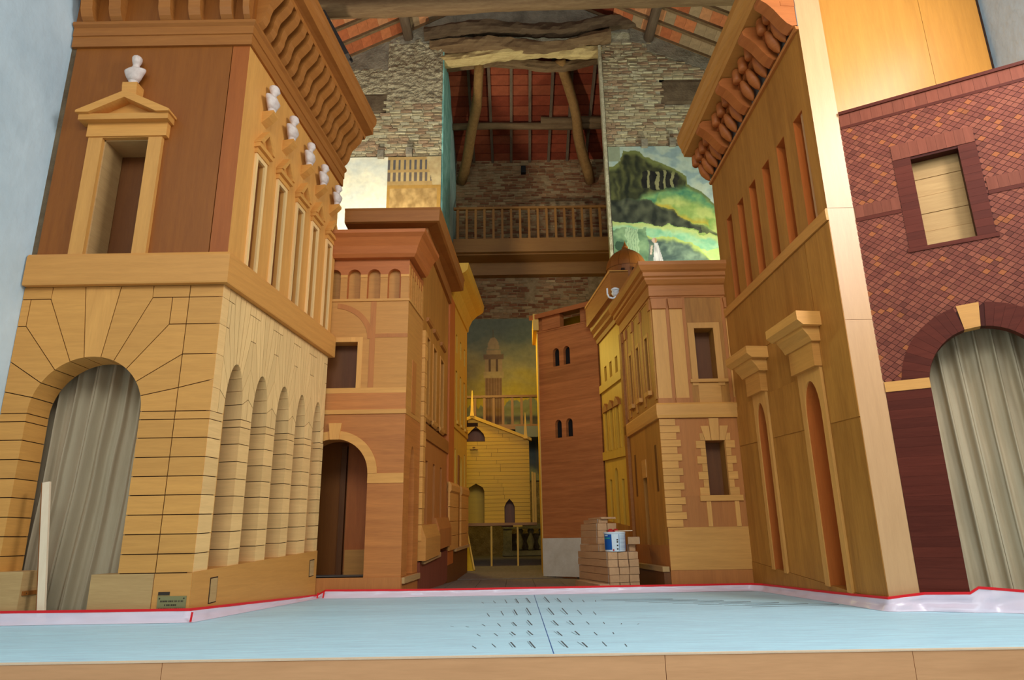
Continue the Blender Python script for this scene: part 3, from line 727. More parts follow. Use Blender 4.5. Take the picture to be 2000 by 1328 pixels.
FA.R_('entablature', M['honey_h'], PA, -5.12, -4.15, 5.50, 5.68, 0, .075)
def pediment(fr, u0, u1, v0, v1, v2, proj, mat, par):
    uc = (u0+u1)/2; t = (v1-v0)
    pd = fr.R_('pediment', mat, par, u0+.02*(u1-u0), u1-.02*(u1-u0), v0, v1, 0, proj)
    tk = t*1.25
    mb = MB(); fr.poly(mb, [(u0, v1), (u0+(u1-u0)*.14, v1), (uc, v2-tk), (u1-(u1-u0)*.14, v1), (u1, v1), (u1, v1+t*.35), (uc, v2), (u0, v1+t*.35)], 0, proj*1.25)
    mb.build('raking_cornice', mat, pd)
    fr.P_('tympanum', mat, pd, [(u0+(u1-u0)*.1, v1), (u1-(u1-u0)*.1, v1), (uc, v2-tk*.6)], 0, proj*.35)
    return pd
pediment(FA, -5.22, -4.09, 5.68, 5.76, 6.06, .16, M['honey_h'], PA)
# architrave, modillions, corona
wrap('architrave', [(-.05, 6.83), (.035, 6.83), (.035, 6.98), (.05, 6.985), (.05, 7.1), (.085, 7.13), (.085, 7.17), (-.05, 7.17)], M['moulding'], u1=2.74)
wrap('frieze', [(-.1, 7.16), (.03, 7.16), (.03, 7.85), (-.1, 7.85)], M['umber_v'], u1=2.73)
wrap('corona', [(-.1, 7.8), (.36, 7.8), (.37, 7.86), (.50, 7.88), (.50, 8.02), (.52, 8.04), (.55, 8.10), (.55, 8.20), (-.1, 8.20)], M['moulding'], u1=2.78)
mod = [(0, 7.17), (.07, 7.18), (.12, 7.22), (.16, 7.30), (.17, 7.38), (.20, 7.47), (.27, 7.54), (.34, 7.62), (.37, 7.72), (.37, 7.8), (0, 7.8)]
for x in (-5.35, -4.99, -4.36, -3.98, -3.58): FA.prof(MB(), mod, x-.075, x+.075).build('modillion', M['moulding'], PA)
for k in range(15):
    u = .07+2.55*(k/14)**1.0*(1+.06*(1-k/14)); SA.prof(MB(), mod, u-.052, u+.052).build('modillion', M['moulding'], PA)
FA.prof(MB(), mod, -3.36, -3.28).build('modillion', M['moulding'], PA)
# upper side wall with five windows
wins = [(.375, .535), (.905, 1.07), (1.43, 1.58), (1.89, 2.03), (2.37, 2.50)]
for name, mat, w0, w1 in (('wall_panel', M['honey_v'], -.05, 0),):
    SA.poly(MB(), notched(0.0, SEND, 3.96, 6.85, [((a+b)/2, (b-a)/2, 5.47, 0) for a, b in wins]), w0, w1).build(name, mat, PA)
SA.R_('window_back', M['umber_dark'], PA, .2, SEND, 3.9, 5.7, -.12, -.05)
SA.R_('wall_backing', M['honey_v'], PA, .02, SEND-.02, 3.9, 6.8, -.22, -.12)
for i, (a, b) in enumerate(wins):
    s = 1-.05*i; m_ = .045*s
    wf = MB(); SA.poly(wf, [(a-m_, 3.96), (a, 3.96), (a, 5.47), (b, 5.47), (b, 3.96), (b+m_, 3.96), (b+m_, 5.53), (a-m_, 5.53)], 0, .03)
    wf.build('window_frame', M['pale_v'], PA)
    pediment(SA, a-.085*s, b+.085*s, 5.60, 5.66, 5.93, .085, M['honey_h'], PA)
    SA.R_('window_head', M['honey_h'], PA, a-.06*s, b+.06*s, 5.53, 5.60, 0, .045)
    uc = (a+b)/2
    SA.prof(MB(), [(0, 6.03), (.10, 6.10), (.16, 6.16), (.16, 6.2), (0, 6.2)], uc-.06*s, uc+.06*s).build('bust_bracket', M['honey_h'], PA)
FA.prof(MB(), [(0, 6.03), (.14, 6.03), (.16, 6.16), (.16, 6.2), (0, 6.2)], -4.73, -4.55).build('bust_bracket', M['honey_h'], PA)
# far end return of the palace
ex, ey, _ = SA.pt(SEND, 0)
mb = MB(); mb.box((-4.5, ey-.08, 0), (ex-.05, ey-.02, 7.0)); mb.build('end_wall', M['honey_v'], PA)
mb = MB(); mb.box((XL+.0, 7.31, 3.6), (XL+.075, 7.5, 8.0)); mb.build('wall_gap', M['render_dark'], PA)

# plaque and paper strip on the base
pq = thing('brass_plaque', 'engraved brass plaque at the foot of the front left palace', 'plaque', (-3.47, 7.29, .1))
FA.R_('plate', M['brass'], pq, -3.60, -3.31, .08, .245, .004, .010)
for x in (-3.58, -3.335): FA.R_('screw', M['ink'], pq, x-.006, x+.006, .215, .228, .010, .013)
text_lines(FA, pq, [(-3.57, -3.34), (-3.525, -3.395), (-3.58, -3.335)], 0, 0, .203, .036, .016, .010, M['ink'])
sn = thing('engraved_strip', 'small dark engraved strip above the brass plaque', 'plaque', (-3.54, 7.29, .26))
FA.R_('plate', M['ink'], sn, -3.60, -3.485, .252, .285, .004, .009)
FA.R_('edge', M['brass'], sn, -3.602, -3.483, .250, .253, .004, .0095)

# busts
def bust_mesh(turn=0.0, seed=0):
    secs = [(0, .058, .05, 0, 0), (.02, .062, .055, 0, 0), (.035, .056, .05, 0, 0), (.055, .062, .055, 0, .002), (.11, .092, .066, 0, .006), (.17, .122, .075, 0, .01), (.215, .142, .070, 0, .0), (.24, .135, .058, 0, -.006), (.258, .075, .048, 0, -.004),
            (.27, .044, .042, 0, 0), (.30, .040, .040, .004, .006), (.318, .048, .052, .005, .014), (.34, .054, .062, .006, .016), (.365, .060, .068, .006, .012), (.395, .062, .070, .005, .008), (.42, .056, .062, .004, .002), (.437, .038, .044, .003, 0), (.445, .01, .012, .002, 0)]
    n = 20; loops = []
    for z, rx, ry, ox, oy in secs:
        lp = []
        for k in range(n):
            a = 2*PI*k/n; x, y = ox+rx*math.cos(a), -(oy+ry*math.sin(a))
            if .325 < z < .37 and abs(a-PI/2) < .2: y -= .016*(1-abs(z-.345)/.03)           # nose
            if .36 < z < .385 and abs(abs(a-PI/2)-.42) < .2: y += .008                       # eye sockets
            if .06 < z < .26:                                                              # drapery folds
                y += .007*math.sin(5*a+z*30+seed); x += .004*math.sin(7*a+z*22+seed)
            if z > .395: x *= 1+.08*math.sin(9*a+seed); y *= 1+.06*math.cos(8*a)             # hair locks
            if z > .27:
                c, s = math.cos(turn), math.sin(turn); x, y = x*c-y*s, x*s+y*c
            lp.append((x, y, z))
        loops.append(lp)
    return loops
def make_bust(loc, rotz, label, turn, seed, sc=1):
    t = thing('bust', label, 'bust', loc, 'white busts on the front left palace'); t.rotation_euler = (0, 0, rotz); t.scale = (sc, sc, sc)
    lp = bust_mesh(turn, seed)
    def mk(name, a, b):
        mb = MB(); mb.loft(lp[a:b])
        me = mb.build(name, M['marble'], None, smooth=True); me.parent = t; return me
    mk('pedestal', 0, 4); mk('torso', 3, 9); mk('head', 8, len(lp))
make_bust(FA.pt(-4.64, 6.2, .09), 0, 'white laurelled bust above the pediment on the palace front', .35, 1, .95)
names = ['first white bust from the front corner, along the palace side', 'second white bust from the front corner, along the palace side', 'third white bust, middle of the palace side row', 'fourth white bust from the front corner, along the palace side', 'fifth white bust, farthest of the palace side row']
for i, (a, b) in enumerate(wins):
    make_bust(SA.pt((a+b)/2, 6.2, .10), math.atan2(SA.n[1], SA.n[0])+PI/2, names[i], .5-.25*(i % 3), 2+i, .95-.035*i)

# curtains
def curtain(name, label, fr, u0, u1, v0, v1, w, nf, amp, lean, seed):
    t = MB(); nx, nzz = 150, 26; vs = []
    for k in range(nzz+1):
        tt = k/nzz
        for i in range(nx+1):
            s = i/nx; sl = lean*(1-tt)**1.5*math.sin(PI*s)
            ph = s*nf*2*PI+1.2*noise.noise((s*4, tt*.8, seed))+seed
            d = amp*(math.sin(ph)+.45*math.sin(2.3*ph+1+tt))*(.8+.3*tt)+.02*noise.noise((s*9, tt*6, seed))
            vs.append(fr.pt(u0+(u1-u0)*s+sl+.02*math.cos(ph), v0+(v1-v0)*tt, w+d))
    fs = [[k*(nx+1)+i, k*(nx+1)+i+1, (k+1)*(nx+1)+i+1, (k+1)*(nx+1)+i] for k in range(nzz) for i in range(nx)]
    t.add(vs, fs); o = t.build(name, M['curtain'], None, smooth=True)
    md = o.modifiers.new('thick', 'SOLIDIFY'); md.thickness = .006
    tag(o, label, 'curtain'); return o
curtain('curtain', 'beige linen curtain hanging inside the front left arch', FA, -5.45, -3.9, .005, 2.95, -.52, 8, .052, -.22, 1.3)
# leaning lath, and the small nailed batten behind it
lt = thing('wooden_lath', 'pale pine lath leaning in the front left archway', 'lath', (-4.76, 7.33, 0))
MB().bar((-4.76, 7.33, .006), (-4.99, 7.40, 1.40), .075, .03, up=(0, 1, 0)).build('strip', M['freshpine'], lt)
MB().bar((-4.80, 7.35, .006), (-5.03, 7.42, 1.395), .03, .05, up=(0, 1, 0)).build('edge', M['umber_v'], lt)
bt = thing('nailed_batten', 'short brown batten nailed to the base block behind the lath', 'batten', (-4.97, 7.45, .25))
MB().box((-4.984, 7.30, .27), (-4.964, 7.60, .31)).build('strip', M['umber_v'], bt)
for y in (7.34, 7.56): MB().box((-4.965, y-.004, .286), (-4.961, y+.004, .294)).build('nail', M['ink'], bt)

# ------------------------------------------------------------------ second house on the left (round doorway, niche row, orange cornice)
YBf = 9.97
HB = thing('niche_house', 'tan and orange house with round doorway and niche row, beside the palace', 'building', (-2.3, 10.3, 0))
FB = Frame((0, YBf), (1, 0), (0, -1))
def sbwarp(u, v): return v+u/2.0*(.09-.052*v)*.62
SB = Frame((-1.59, YBf), (.55, 4.83), (4.83, -.55), sbwarp)
BX0, BX1 = -3.3, -1.59
FB.R_('plinth', M['redtan_v'], HB, BX0, BX1, 0, .26, -.3, .012)
dc, dr, ds = -2.61, .50, 1.68
FB.poly(MB(), notched(BX0, BX1, .26, 2.545, [(dc, dr, ds, dr)]), -.3, 0).build('lower_wall', M['banded'], HB)
FB.poly(MB(), arch(dc, ds, dr, dr, PI, 0, 24)+arch(dc, ds, .635, .62, 0, PI, 24), 0, .02).build('archivolt', M['honey_h'], HB)
FB.P_('keystone', M['honey_v'], HB, [(-2.675, 2.17), (-2.545, 2.17), (-2.515, 2.41), (-2.705, 2.41)], 0, .04)
FB.R_('impost_band', M['honey_h'], HB, -2.11, BX1, 1.54, 1.68, 0, .012)
FB.R_('light_fillet', M['honey_h'], HB, BX0, BX1+.01, 2.545, 2.61, -.3, .02)
FB.R_('floor_band', M['banded'], HB, BX0, BX1, 2.61, 2.86, -.3, .004)
FB.poly(MB(), notched(BX0, BX1, 2.94, 4.31, [(-2.62, .275, 3.655, 0)]), -.25, 0).build('upper_wall', M['tan_h'], HB)
FB.R_('sill_band', M['honey_h'], HB, BX0, BX1, 2.86, 2.94, -.25, .006)
FB.R_('window_back', M['umber_dark'], HB, -2.95, -2.3, 2.9, 3.7, -.3, -.22)
FB.poly(MB(), [(-2.90, 2.94), (-2.895, 2.94), (-2.895, 3.655), (-2.345, 3.655), (-2.345, 2.94), (-2.27, 2.94), (-2.27, 3.73), (-2.90, 3.73)], 0, .006).build('window_inlay', M['honey_v'], HB)
FB.R_('inlay_strip', M['redtan_v'], HB, -2.165, -2.085, 2.94, 4.31, 0, .006)
FB.poly(MB(), arch(-2.75, 3.7, .55, .50, 0, 1.45, 14)+arch(-2.75, 3.7, .63, .58, 1.45, 0, 14), 0, .007).build('inlay_arc', M['redtan_v'], HB)
FB.R_('inlay_strip', M['redtan_v'], HB, -2.085, BX1, 3.72, 3.78, 0, .006)
FB.R_('ledge', M['honey_h'], HB, BX0, BX1+.01, 4.305, 4.345, -.2, .018)
nic = [(-2.86, -2.66), (-2.55, -2.35), (-2.24, -2.04), (-1.92, -1.72)]
FB.poly(MB(), notched(BX0, BX1, 4.345, 5.02, [((a+b)/2, .10, 4.74, .10) for a, b in nic]), -.2, 0).build('niche_wall', M['orange_h'], HB)
FB.R_('niche_back', M['tan_h'], HB, BX0, BX1-.02, 4.33, 4.95, -.2, -.09)
for a, b in zip([BX0]+[n[1] for n in nic], [n[0] for n in nic]+[BX1]):
    FB.R_('niche_pier', M['tan_h'], HB, a+.003, b-.003, 4.345, 4.70, -.01, .008)
    FB.R_('niche_fillet', M['honey_h'], HB, a+.001, b-.001, 4.70, 4.745, -.01, .016)
def sbp(u): x, y, _ = SB.pt(u, 0); return (x, y, SB.warp(u, 0), SB.warp(u, 1)-SB.warp(u, 0))
mb = MB(); sweep(mb, [(BX0, YBf, 0, 1), (BX1, YBf, 0, 1), sbp(.72)], [(-.1, 5.0), (.09, 5.0), (.13, 5.05), (.17, 5.16), (.24, 5.28), (.30, 5.33), (.31, 5.38), (-.1, 5.4)])
mb.build('cornice', M['orange_h'], HB)
# its street side
SB.poly(MB(), notched(0.0, .9, .26, 2.545, [(.45, .15, 1.5, .62)]), -.15, 0).build('side_wall', M['banded'], HB)
SB.R_('side_niche_back', M['orange_v'], HB, .05, .88, .2, 2.5, -.17, -.15)
SB.R_('plinth', M['redtan_v'], HB, 0, .9, -.03, .255, -.15, .01)
SB.R_('plinth_rail', M['oak_grey'], HB, .02, .9, .17, .25, .01, .05)
SB.R_('side_wall', M['tan_h'], HB, 0, .9, 2.55, 4.30, -.15, 0)
SB.R_('side_window', M['redtan_v'], HB, .32, .55, 2.62, 3.45, 0, .006)
SB.R_('ledge', M['honey_h'], HB, 0, .9, 4.305, 4.345, -.1, .018)
SB.R_('niche_back', M['orange_v'], HB, 0.0, .9, 4.33, 5.0, -.15, -.06)
for k in range(7): SB.R_('niche_pier', M['tan_h'], HB, .0+.135*k, .055+.135*k, 4.345, 4.9, -.1, .008)
SB.R_('side_frieze', M['orange_h'], HB, 0, .9, 4.8, 5.02, -.15, .0)
# inside the doorway
MB().box((-3.2, 10.95, 0), (-1.7, 11.0, 2.4)).build('door_back', M['umber_v'], HB)
MB().box((-2.62, 10.90, .3), (-1.75, 10.95, 2.4)).build('door_leaf', M['orange_v'], HB)
MB().box((-2.72, 10.86, 0), (-2.64, 10.95, 2.2)).build('door_post', M['umber_dark'], HB)
MB().box((-2.6, 10.86, .12), (-1.75, 10.9, .62)).build('door_rail', M['tan_h'], HB)
MB().box((-3.2, 10.0, .2), (-1.75, 10.95, .26)).build('door_floor', M['grey_board'], HB)

# ------------------------------------------------------------------ third house on the left (quoins, tall windows, brown cap)
HC = thing('quoined_house', 'narrow house with quoins and brown box cornice rising behind the niche house', 'building', (-1.7, 12, 0))
FCc = Frame((0, 10.96), (1, 0), (0, -1))
FCc.R_('front_wall', M['moulding'], HC, -2.86, -1.48, 0, 6.0, -.2, 0)
U0, U1 = .93, 2.95
def scwarp(u, v): return sbwarp(U0, v)+(u-U0)*(.09-.048*v)
SC = Frame((-1.59, YBf), (.55, 4.83), (4.83, -.55), scwarp)
def scp(u): x, y, _ = SC.pt(u, 0); return (x, y, SC.warp(u, 0), SC.warp(u, 1)-SC.warp(u, 0))
mb = MB(); sweep(mb, [(-2.84, 10.96, 0, 1), (-1.485, 10.96, .0, 1), scp(U1)], [(-.1, 5.70), (.06, 5.70), (.06, 5.98), (.26, 5.985), (.30, 6.0), (.31, 6.2), (.33, 6.24), (-.1, 6.24)])
mb.build('box_cornice', M['moulding'], HC)
tw = [(1.22, 1.42), (1.72, 1.95), (2.30, 2.55)]
SC.poly(MB(), notched(U0, U1, 2.75, 5.75, [((a+b)/2, (b-a)/2, 4.15, 0) for a, b in tw]), -.15, 0).build('upper_wall', M['tan_v'], HC)
SC.R_('window_back', M['umber_dark'], HC, U0+.05, U1, 2.7, 4.3, -.18, -.12)
for a, b in tw:
    SC.poly(MB(), [(a-.04, 2.75), (a, 2.75), (a, 4.15), (b, 4.15), (b, 2.75), (b+.04, 2.75), (b+.04, 4.2), (a-.04, 4.2)], 0, .012).build('window_frame', M['tan_h'], HC)
    SC.prof(MB(), [(0, 4.40), (.04, 4.42), (.05, 4.48), (0, 4.48)], a-.06, b+.06).build('window_hood', M['moulding'], HC)
    SC.prof(MB(), [(0, 2.66), (.03, 2.70), (.04, 2.76), (0, 2.76)], a-.05, b+.05).build('window_sill', M['tan_h'], HC)
SC.R_('floor_band', M['moulding'], HC, U0, U1, 2.35, 2.6, -.1, .03)
lw = [(1.3, 1.45), (1.82, 1.98), (2.38, 2.52)]
SC.poly(MB(), notched(U0, U1, .95, 2.36, [((a+b)/2, (b-a)/2, 2.0, 0) for a, b in lw]), -.15, 0).build('lower_wall', M['redtan_v'], HC)
SC.R_('window_back', M['umber_dark'], HC, U0+.05, U1, .9, 2.3, -.18, -.1)
for k in range(14):
    SC.R_('quoin', M['honey_h'], HC, U0-.01, U0+.16-(.04 if k % 2 else 0), .72+.245*k, .96+.245*k-.004, -.02, .05)
SC.prof(MB(), [(-.1, .42), (.12, .42), (.12, .75), (.05, .95), (-.1, .95)], U0, 1.95).build('scarp_base', M['tan_h'], HC)
SC.prof(MB(), [(-.1, .5), (.10, .5), (.10, .85), (.04, 1.05), (-.1, 1.05)], 1.95, U1).build('scarp_base', M['redtan_v'], HC)
SC.R_('plinth', M['mahog_v'], HC, U0, U1, -.2, .4, -.1, .03)
SC.R_('plinth_rail', M['oak_grey'], HC, U0+.12, 2.2, .36, .44, .03, .08)

# ------------------------------------------------------------------ fourth house on the left (yellowish, three rows of windows)
HD = thing('yellow_lit_house', 'farthest left street house, yellowish, with curved cornice and slit windows', 'building', (-1.2, 13.9, 0))
D0, D1 = 2.97, 5.0
zt = scwarp(U1, 5.75)
def sdwarp(u, v): return v+(u-D0)*(.06-.03*v)
SD = Frame((-1.59, YBf), (.55, 4.83), (4.83, -.55), sdwarp)
SD.R_('pilaster', M['orange_v'], HD, D0, D0+.5, .3, 5.55, -.2, .03)
dw = [(3.72, 3.9), (4.15, 4.33), (4.6, 4.78)]
DM = M['yellow_v']
SD.poly(MB(), notched(D0+.5, D1, 4.55, 5.6, [((a+b)/2, .07, 4.95, 0) for a, b in dw]), -.15, 0).build('attic_wall', DM, HD)
SD.poly(MB(), notched(D0+.5, D1, 3.05, 4.55, [((a+b)/2, .08, 4.15, 0) for a, b in dw]), -.15, 0).build('upper_wall', DM, HD)
SD.R_('sill_band', DM, HD, D0+.5, D1, 2.9, 3.05, -.15, .03)
SD.poly(MB(), notched(D0+.5, D1, 1.75, 2.9, [(3.75, .07, 2.5, 0), (4.35, .09, 2.2, .2), (4.75, .06, 2.5, 0)]), -.15, 0).build('middle_wall', DM, HD)
SD.R_('window_back', M['umber_dark'], HD, D0+.5, D1-.02, 1.7, 5.2, -.17, -.1)
for a, b in dw: SD.R_('window_sill', DM, HD, a-.03, b+.03, 3.0, 3.06, .0, .06)
SD.R_('door_board', M['umber_v'], HD, 4.0, 4.12, .5, 2.4, 0, .02)
SD.R_('lower_wall', DM, HD, D0+.5, D1, .55, 1.6, -.15, 0)
for u0, u1, w in ((D0, D0+.85, .09), (4.2, D1+.02, .06)):
    SD.prof(MB(), [(-.05, 1.58), (w*.6, 1.58), (w, 1.62), (w, 1.72), (w*.6, 1.78), (-.05, 1.78)], u0, u1).build('torus_belt', M['honey_h'], HD)
    for k in range(4): SD.R_('rusticated_block', M['honey_h'], HD, u0, u1-.02, .55+.26*k, .80+.26*k, -.05, w*.7)
SD.R_('plinth', M['umber_dark'], HD, D0, D1, -.12, .53, -.15, .02)
SD.R_('plinth_rail', M['oak_grey'], HD, D0+.6, D1, .5, .56, .02, .07)
def sdp(u): x, y, _ = SD.pt(u, 0); return (x, y, SD.warp(u, 0), SD.warp(u, 1)-SD.warp(u, 0))
mb = MB(); sweep(mb, [sdp(D0), sdp(D1)], [(-.1, 5.5), (.03, 5.5), (.05, 5.62), (.12, 5.78), (.24, 5.90), (.34, 5.96), (.36, 5.98), (.38, 6.0), (.40, 6.14), (-.1, 6.16)]); mb.build('cornice', DM, HD)
x1, y1, _ = SD.pt(D1, 0)
MB().box((-1.56, y1-.12, 0), (x1-.03, y1-.01, 5.3)).build('end_wall', DM, HD)

# ------------------------------------------------------------------ big house front right (side with niches, two aedicules and a carved cornice)
HR = thing('tall_house', 'tall tan house at front right with slot niches and carved bracket cornice', 'building', (3.8, 8.6, 0))
S1 = Frame((3.73, 7.29), (-.35, 2.95), (-2.95, -.35), lambda u, v: v+u/2.7*(.29-.118*v))
E1 = 2.97
a1, a2 = (.83, .17, 2.1, .43), (2.145, .125, 2.1, .42)
S1.poly(MB(), notched(0, E1, .06, 4.3, [a1, a2]), -.22, 0).build('side_wall', M['tan_v'], HR)
S1.R_('niche_back', M['orange_v'], HR, .5, E1, 0, 2.7, -.27, -.22)
for u0, u1 in ((.002, .55), (1.13, 1.92), (2.40, E1)):
    S1.R_('lower_panel', M['tan_v'], HR, u0, u1-.004, .08, 1.94, 0, .008)
    S1.R_('upper_panel', M['tan_v'], HR, u0, u1-.004, 1.955, 2.62 if u0 > .1 else 4.26, 0, .008)
S1.R_('upper_panel', M['tan_v'], HR, .56, E1, 3.32, 4.26, 0, .008)
S1.P_('plinth', M['tan_v'], HR, [(0, 0), (E1, -.355), (E1, .075), (0, .075)], -.2, .012)
for (uc, a, vs, b), h0, h1 in ((a1, .44, 1.22), (a2, 1.80, 2.49)):
    f = .085 if uc < 1 else .07
    S1.poly(MB(), [(uc-a-f, .06)]+[(uc-a, .06)]+arch(uc, vs, a, b, PI, 0)+[(uc+a, .06), (uc+a+f, .06), (uc+a+f, 2.66), (uc-a-f, 2.66)], 0, .035).build('niche_frame', M['honey_v'], HR)
    ae = S1.R_('niche_frieze', M['tan_h'], HR, uc-a-f-.02, uc+a+f+.02, 2.66, 2.98, 0, .10)
    S1.prof(MB(), [(0, 2.96), (.12, 2.96), (.15, 3.02), (.21, 3.10), (.22, 3.14), (0, 3.14)], h0+.07, h1-.07).build('hood_moulding', M['honey_h'], ae)
    S1.prof(MB(), [(0, 3.14), (.24, 3.14), (.31, 3.2), (.31, 3.31), (0, 3.31)], h0, h1).build('hood', M['honey_h'], ae)
S1.prof(MB(), [(-.1, 4.27), (.03, 4.27), (.035, 4.40), (.02, 4.42), (-.1, 4.42)], -.0, E1).build('ledge', M['tan_h'], HR)
nn = [(.20, .43), (.68, .90), (1.13, 1.34), (1.56, 1.77), (1.98, 2.18), (2.40, 2.59)]
S1.poly(MB(), notched(0, E1, 4.42, 6.97, [((a+b)/2, (b-a)/2, 5.93, 0) for a, b in nn]), -.26, 0).build('upper_wall', M['tan_v'], HR)
S1.R_('niche_back', M['orange_v'], HR, .1, E1, 4.4, 6.1, -.3, -.26)
for a, b in nn:
    S1.R_('niche_jamb', M['orange_v'], HR, b-.006, b+.001, 4.42, 5.93, -.262, -.002)
    S1.R_('niche_jamb', M['orange_v'], HR, a-.001, a+.006, 4.42, 5.93, -.262, -.002)
    S1.R_('niche_soffit', M['orange_v'], HR, a, b, 5.924, 5.931, -.262, -.002)
for uc, a, vs, b in (a1, a2):
    S1.poly(MB(), [(uc-a, .06)]+arch(uc, vs, a, b, PI, 0)+[(uc+a, .06), (uc+a-.006, .06)]+arch(uc, vs, a-.006, b-.006, 0, PI)+[(uc-a+.006, .06)], -.222, .02).build('niche_lining', M['orange_v'], HR)
# carved cornice
S1.prof(MB(), [(-.1, 6.95), (.04, 6.95), (.05, 6.99), (-.1, 7.0)], 0, E1).build('cornice_fillet', M['redtan_v'], HR)
S1.prof(MB(), [(-.1, 7.0), (.01, 7.0), (.01, 7.7), (-.1, 7.7)], 0, E1).build('cornice_frieze', M['grey_board'], HR)
S1.prof(MB(), [(-.1, 7.53), (.44, 7.53), (.45, 7.60), (.47, 7.61), (.48, 7.70), (.50, 7.72), (.53, 7.82), (.53, 7.95), (-.1, 7.95)], -.05, E1).build('corona', M['tan_h'], HR)
CO = M['orange_h']
big = [(.0, 7.02), (.08, 7.0), (.15, 7.04), (.22, 7.12), (.30, 7.23), (.38, 7.31), (.47, 7.37), (.48, 7.43), (.42, 7.50), (.25, 7.53), (0, 7.53)]
def club(u, h):
    mb = MB(); secs = []
    for t, r in ((0, .02), (.15, .06), (.35, .085), (.6, .08), (.85, .055), (1, .02)):
        w = .03+.13*t; v = 7.01+.32*t; n = 8
        secs.append([S1.pt(u+r*h*math.cos(2*PI*k/n), v+.02*math.sin(2*PI*k/n), w+.04+r*.9*math.sin(2*PI*k/n)) for k in range(n)])
    mb.loft(secs); return mb.build('carved_club', CO, HR, smooth=True)
def peg(u, h):
    mb = MB(); secs = []
    for t in (0, .1, .9, 1):
        r = .066*(.85 if t in (0, 1) else 1); n = 12
        secs.append([S1.pt(u+r*h*math.cos(2*PI*k/n), 7.30+.2*t, .26+r*math.sin(2*PI*k/n)) for k in range(n)])
    mb.loft(secs); return mb.build('carved_peg', CO, HR, smooth=True)
bigs = [-.08+.16, .60, 1.43, 2.24]
for u in bigs: S1.prof(MB(), big, u-.075, u+.075).build('carved_bracket', CO, HR)
smalls = [.24, .41, .81, 1.02, 1.22, 1.63, 1.83, 2.03, 2.43, 2.60, 2.77, 2.92]
for u in smalls:
    club(u, .95); peg(u+.0, .95)
S1.prof(MB(), [(.0, 7.30), (.2, 7.30), (.2, 7.36), (0, 7.53)], 0.0, E1).build('peg_backing', CO, HR)
# narrow lit front
F1 = Frame((0, 7.29), (1, 0), (0, -1))
for z0, z1 in ((0, 3.04), (3.045, 4.42), (4.425, 9.6)): F1.R_('front_panel', M['maple_v'], HR, 3.73, 4.045, z0, z1, -.3, 0)
x1, y1, _ = S1.pt(E1, 0)
MB().box((x1+.06, y1-.2, 0), (4.6, y1-.02, 6.6)).build('end_wall', M['tan_v'], HR)

# gold panel wall above the brick coloured house
GP = thing('gold_panel_wall', 'tall satin gold wood panels above the mahogany facade', 'panel', (5.1, 7.5, 5.4))
for a, b in ((4.06, 5.42), (5.42, 6.18)): MB().box((a+.003, 7.42, 4.9), (b-.002, 7.47, 9.6)).build('panel', M['gold_v'], GP)
MB().box((6.175, 7.45, 4.9), (6.235, 7.52, 9.6)).build('edge_strip', M['joint'], GP)
MB().box((4.048, 7.36, 4.9), (4.06, 7.5, 9.6)).build('edge_strip', M['joint'], GP)

# ------------------------------------------------------------------ mahogany facade (slanting, far right)
HM = thing('mahogany_house', 'mahogany facade with diamond mosaic, square window and cream keystone arch', 'building', (4.8, 7.0, 0))
F0 = Frame((4.045, 7.285), (.871, -.491), (-.491, -.871))
UM = 2.28
rc, ra, rs, rb = .945, .52, 2.24, .56        # arch
F0.poly(MB(), notched(0, UM, .0, 3.0, [(rc, ra+.005, rs, rb+.005)]), -.12, -.003).build('backing', M['mahog_d'], HM)
F0.poly(MB(), notched(0, UM, 3.79, 5.6, [(.875, .232, 4.86, 0)]), -.12, -.003).build('backing', M['mahog_d'], HM)
F0.R_('backing', M['mahog_d'], HM, 0, UM, 3.0, 3.79, -.12, -.003)
F0.R_('window_back', M['pale_h'], HM, .55, 1.2, 3.7, 4.95, -.2, -.15)
for v in range(5): F0.R_('window_slat', M['oak_grey'], HM, .62, 1.13, 3.79+.215*v, 4.0+.215*v, -.15, -.135-.006*(v % 2))
F0.R_('top_edge', M['mahog_h'], HM, 0, UM, 5.66, 5.70, -.2, .02)
bw = .115
for k in range(int(UM/bw)):
    F0.R_('border_tile', M['mahog_v'], HM, k*bw+.001, (k+1)*bw-.001, 5.50, 5.66, -.02, .004)
F0.R_('border_fillet', M['mahog_h'], HM, 0, UM, 5.465, 5.5, -.02, .006)
for a, b, z0, z1, mm in ((.47, .645, 3.79, 4.885, 'mahog_h'), (1.108, 1.275, 3.79, 4.885, 'mahog_h')):
    for k in range(12):
        h = (z1-z0)/12; F0.R_('frame_tile', M[mm], HM, a, b, z0+h*k+.0007, z0+h*(k+1)-.0007, -.02, .006)
for k in range(9): F0.R_('frame_tile', M['mahog_v'], HM, .47+.0895*k+.0007, .47+.0895*(k+1)-.0007, 4.89, 5.08, -.02, .008)
F0.R_('window_sill', M['mahog_h'], HM, .45, 1.30, 3.74, 3.787, -.02, .012)
for a, b in ((.0, .465), (1.29, UM)):
    n = int((b-a)/.09); h = (b-a)/n
    for k in range(n): F0.R_('border_tile', M['mahog_v'], HM, a+h*k+.0007, a+h*(k+1)-.0007, 4.28, 4.43, -.02, .006)
    F0.R_('border_fillet', M['mahog_h'], HM, a, b, 4.235, 4.277, -.02, .007)
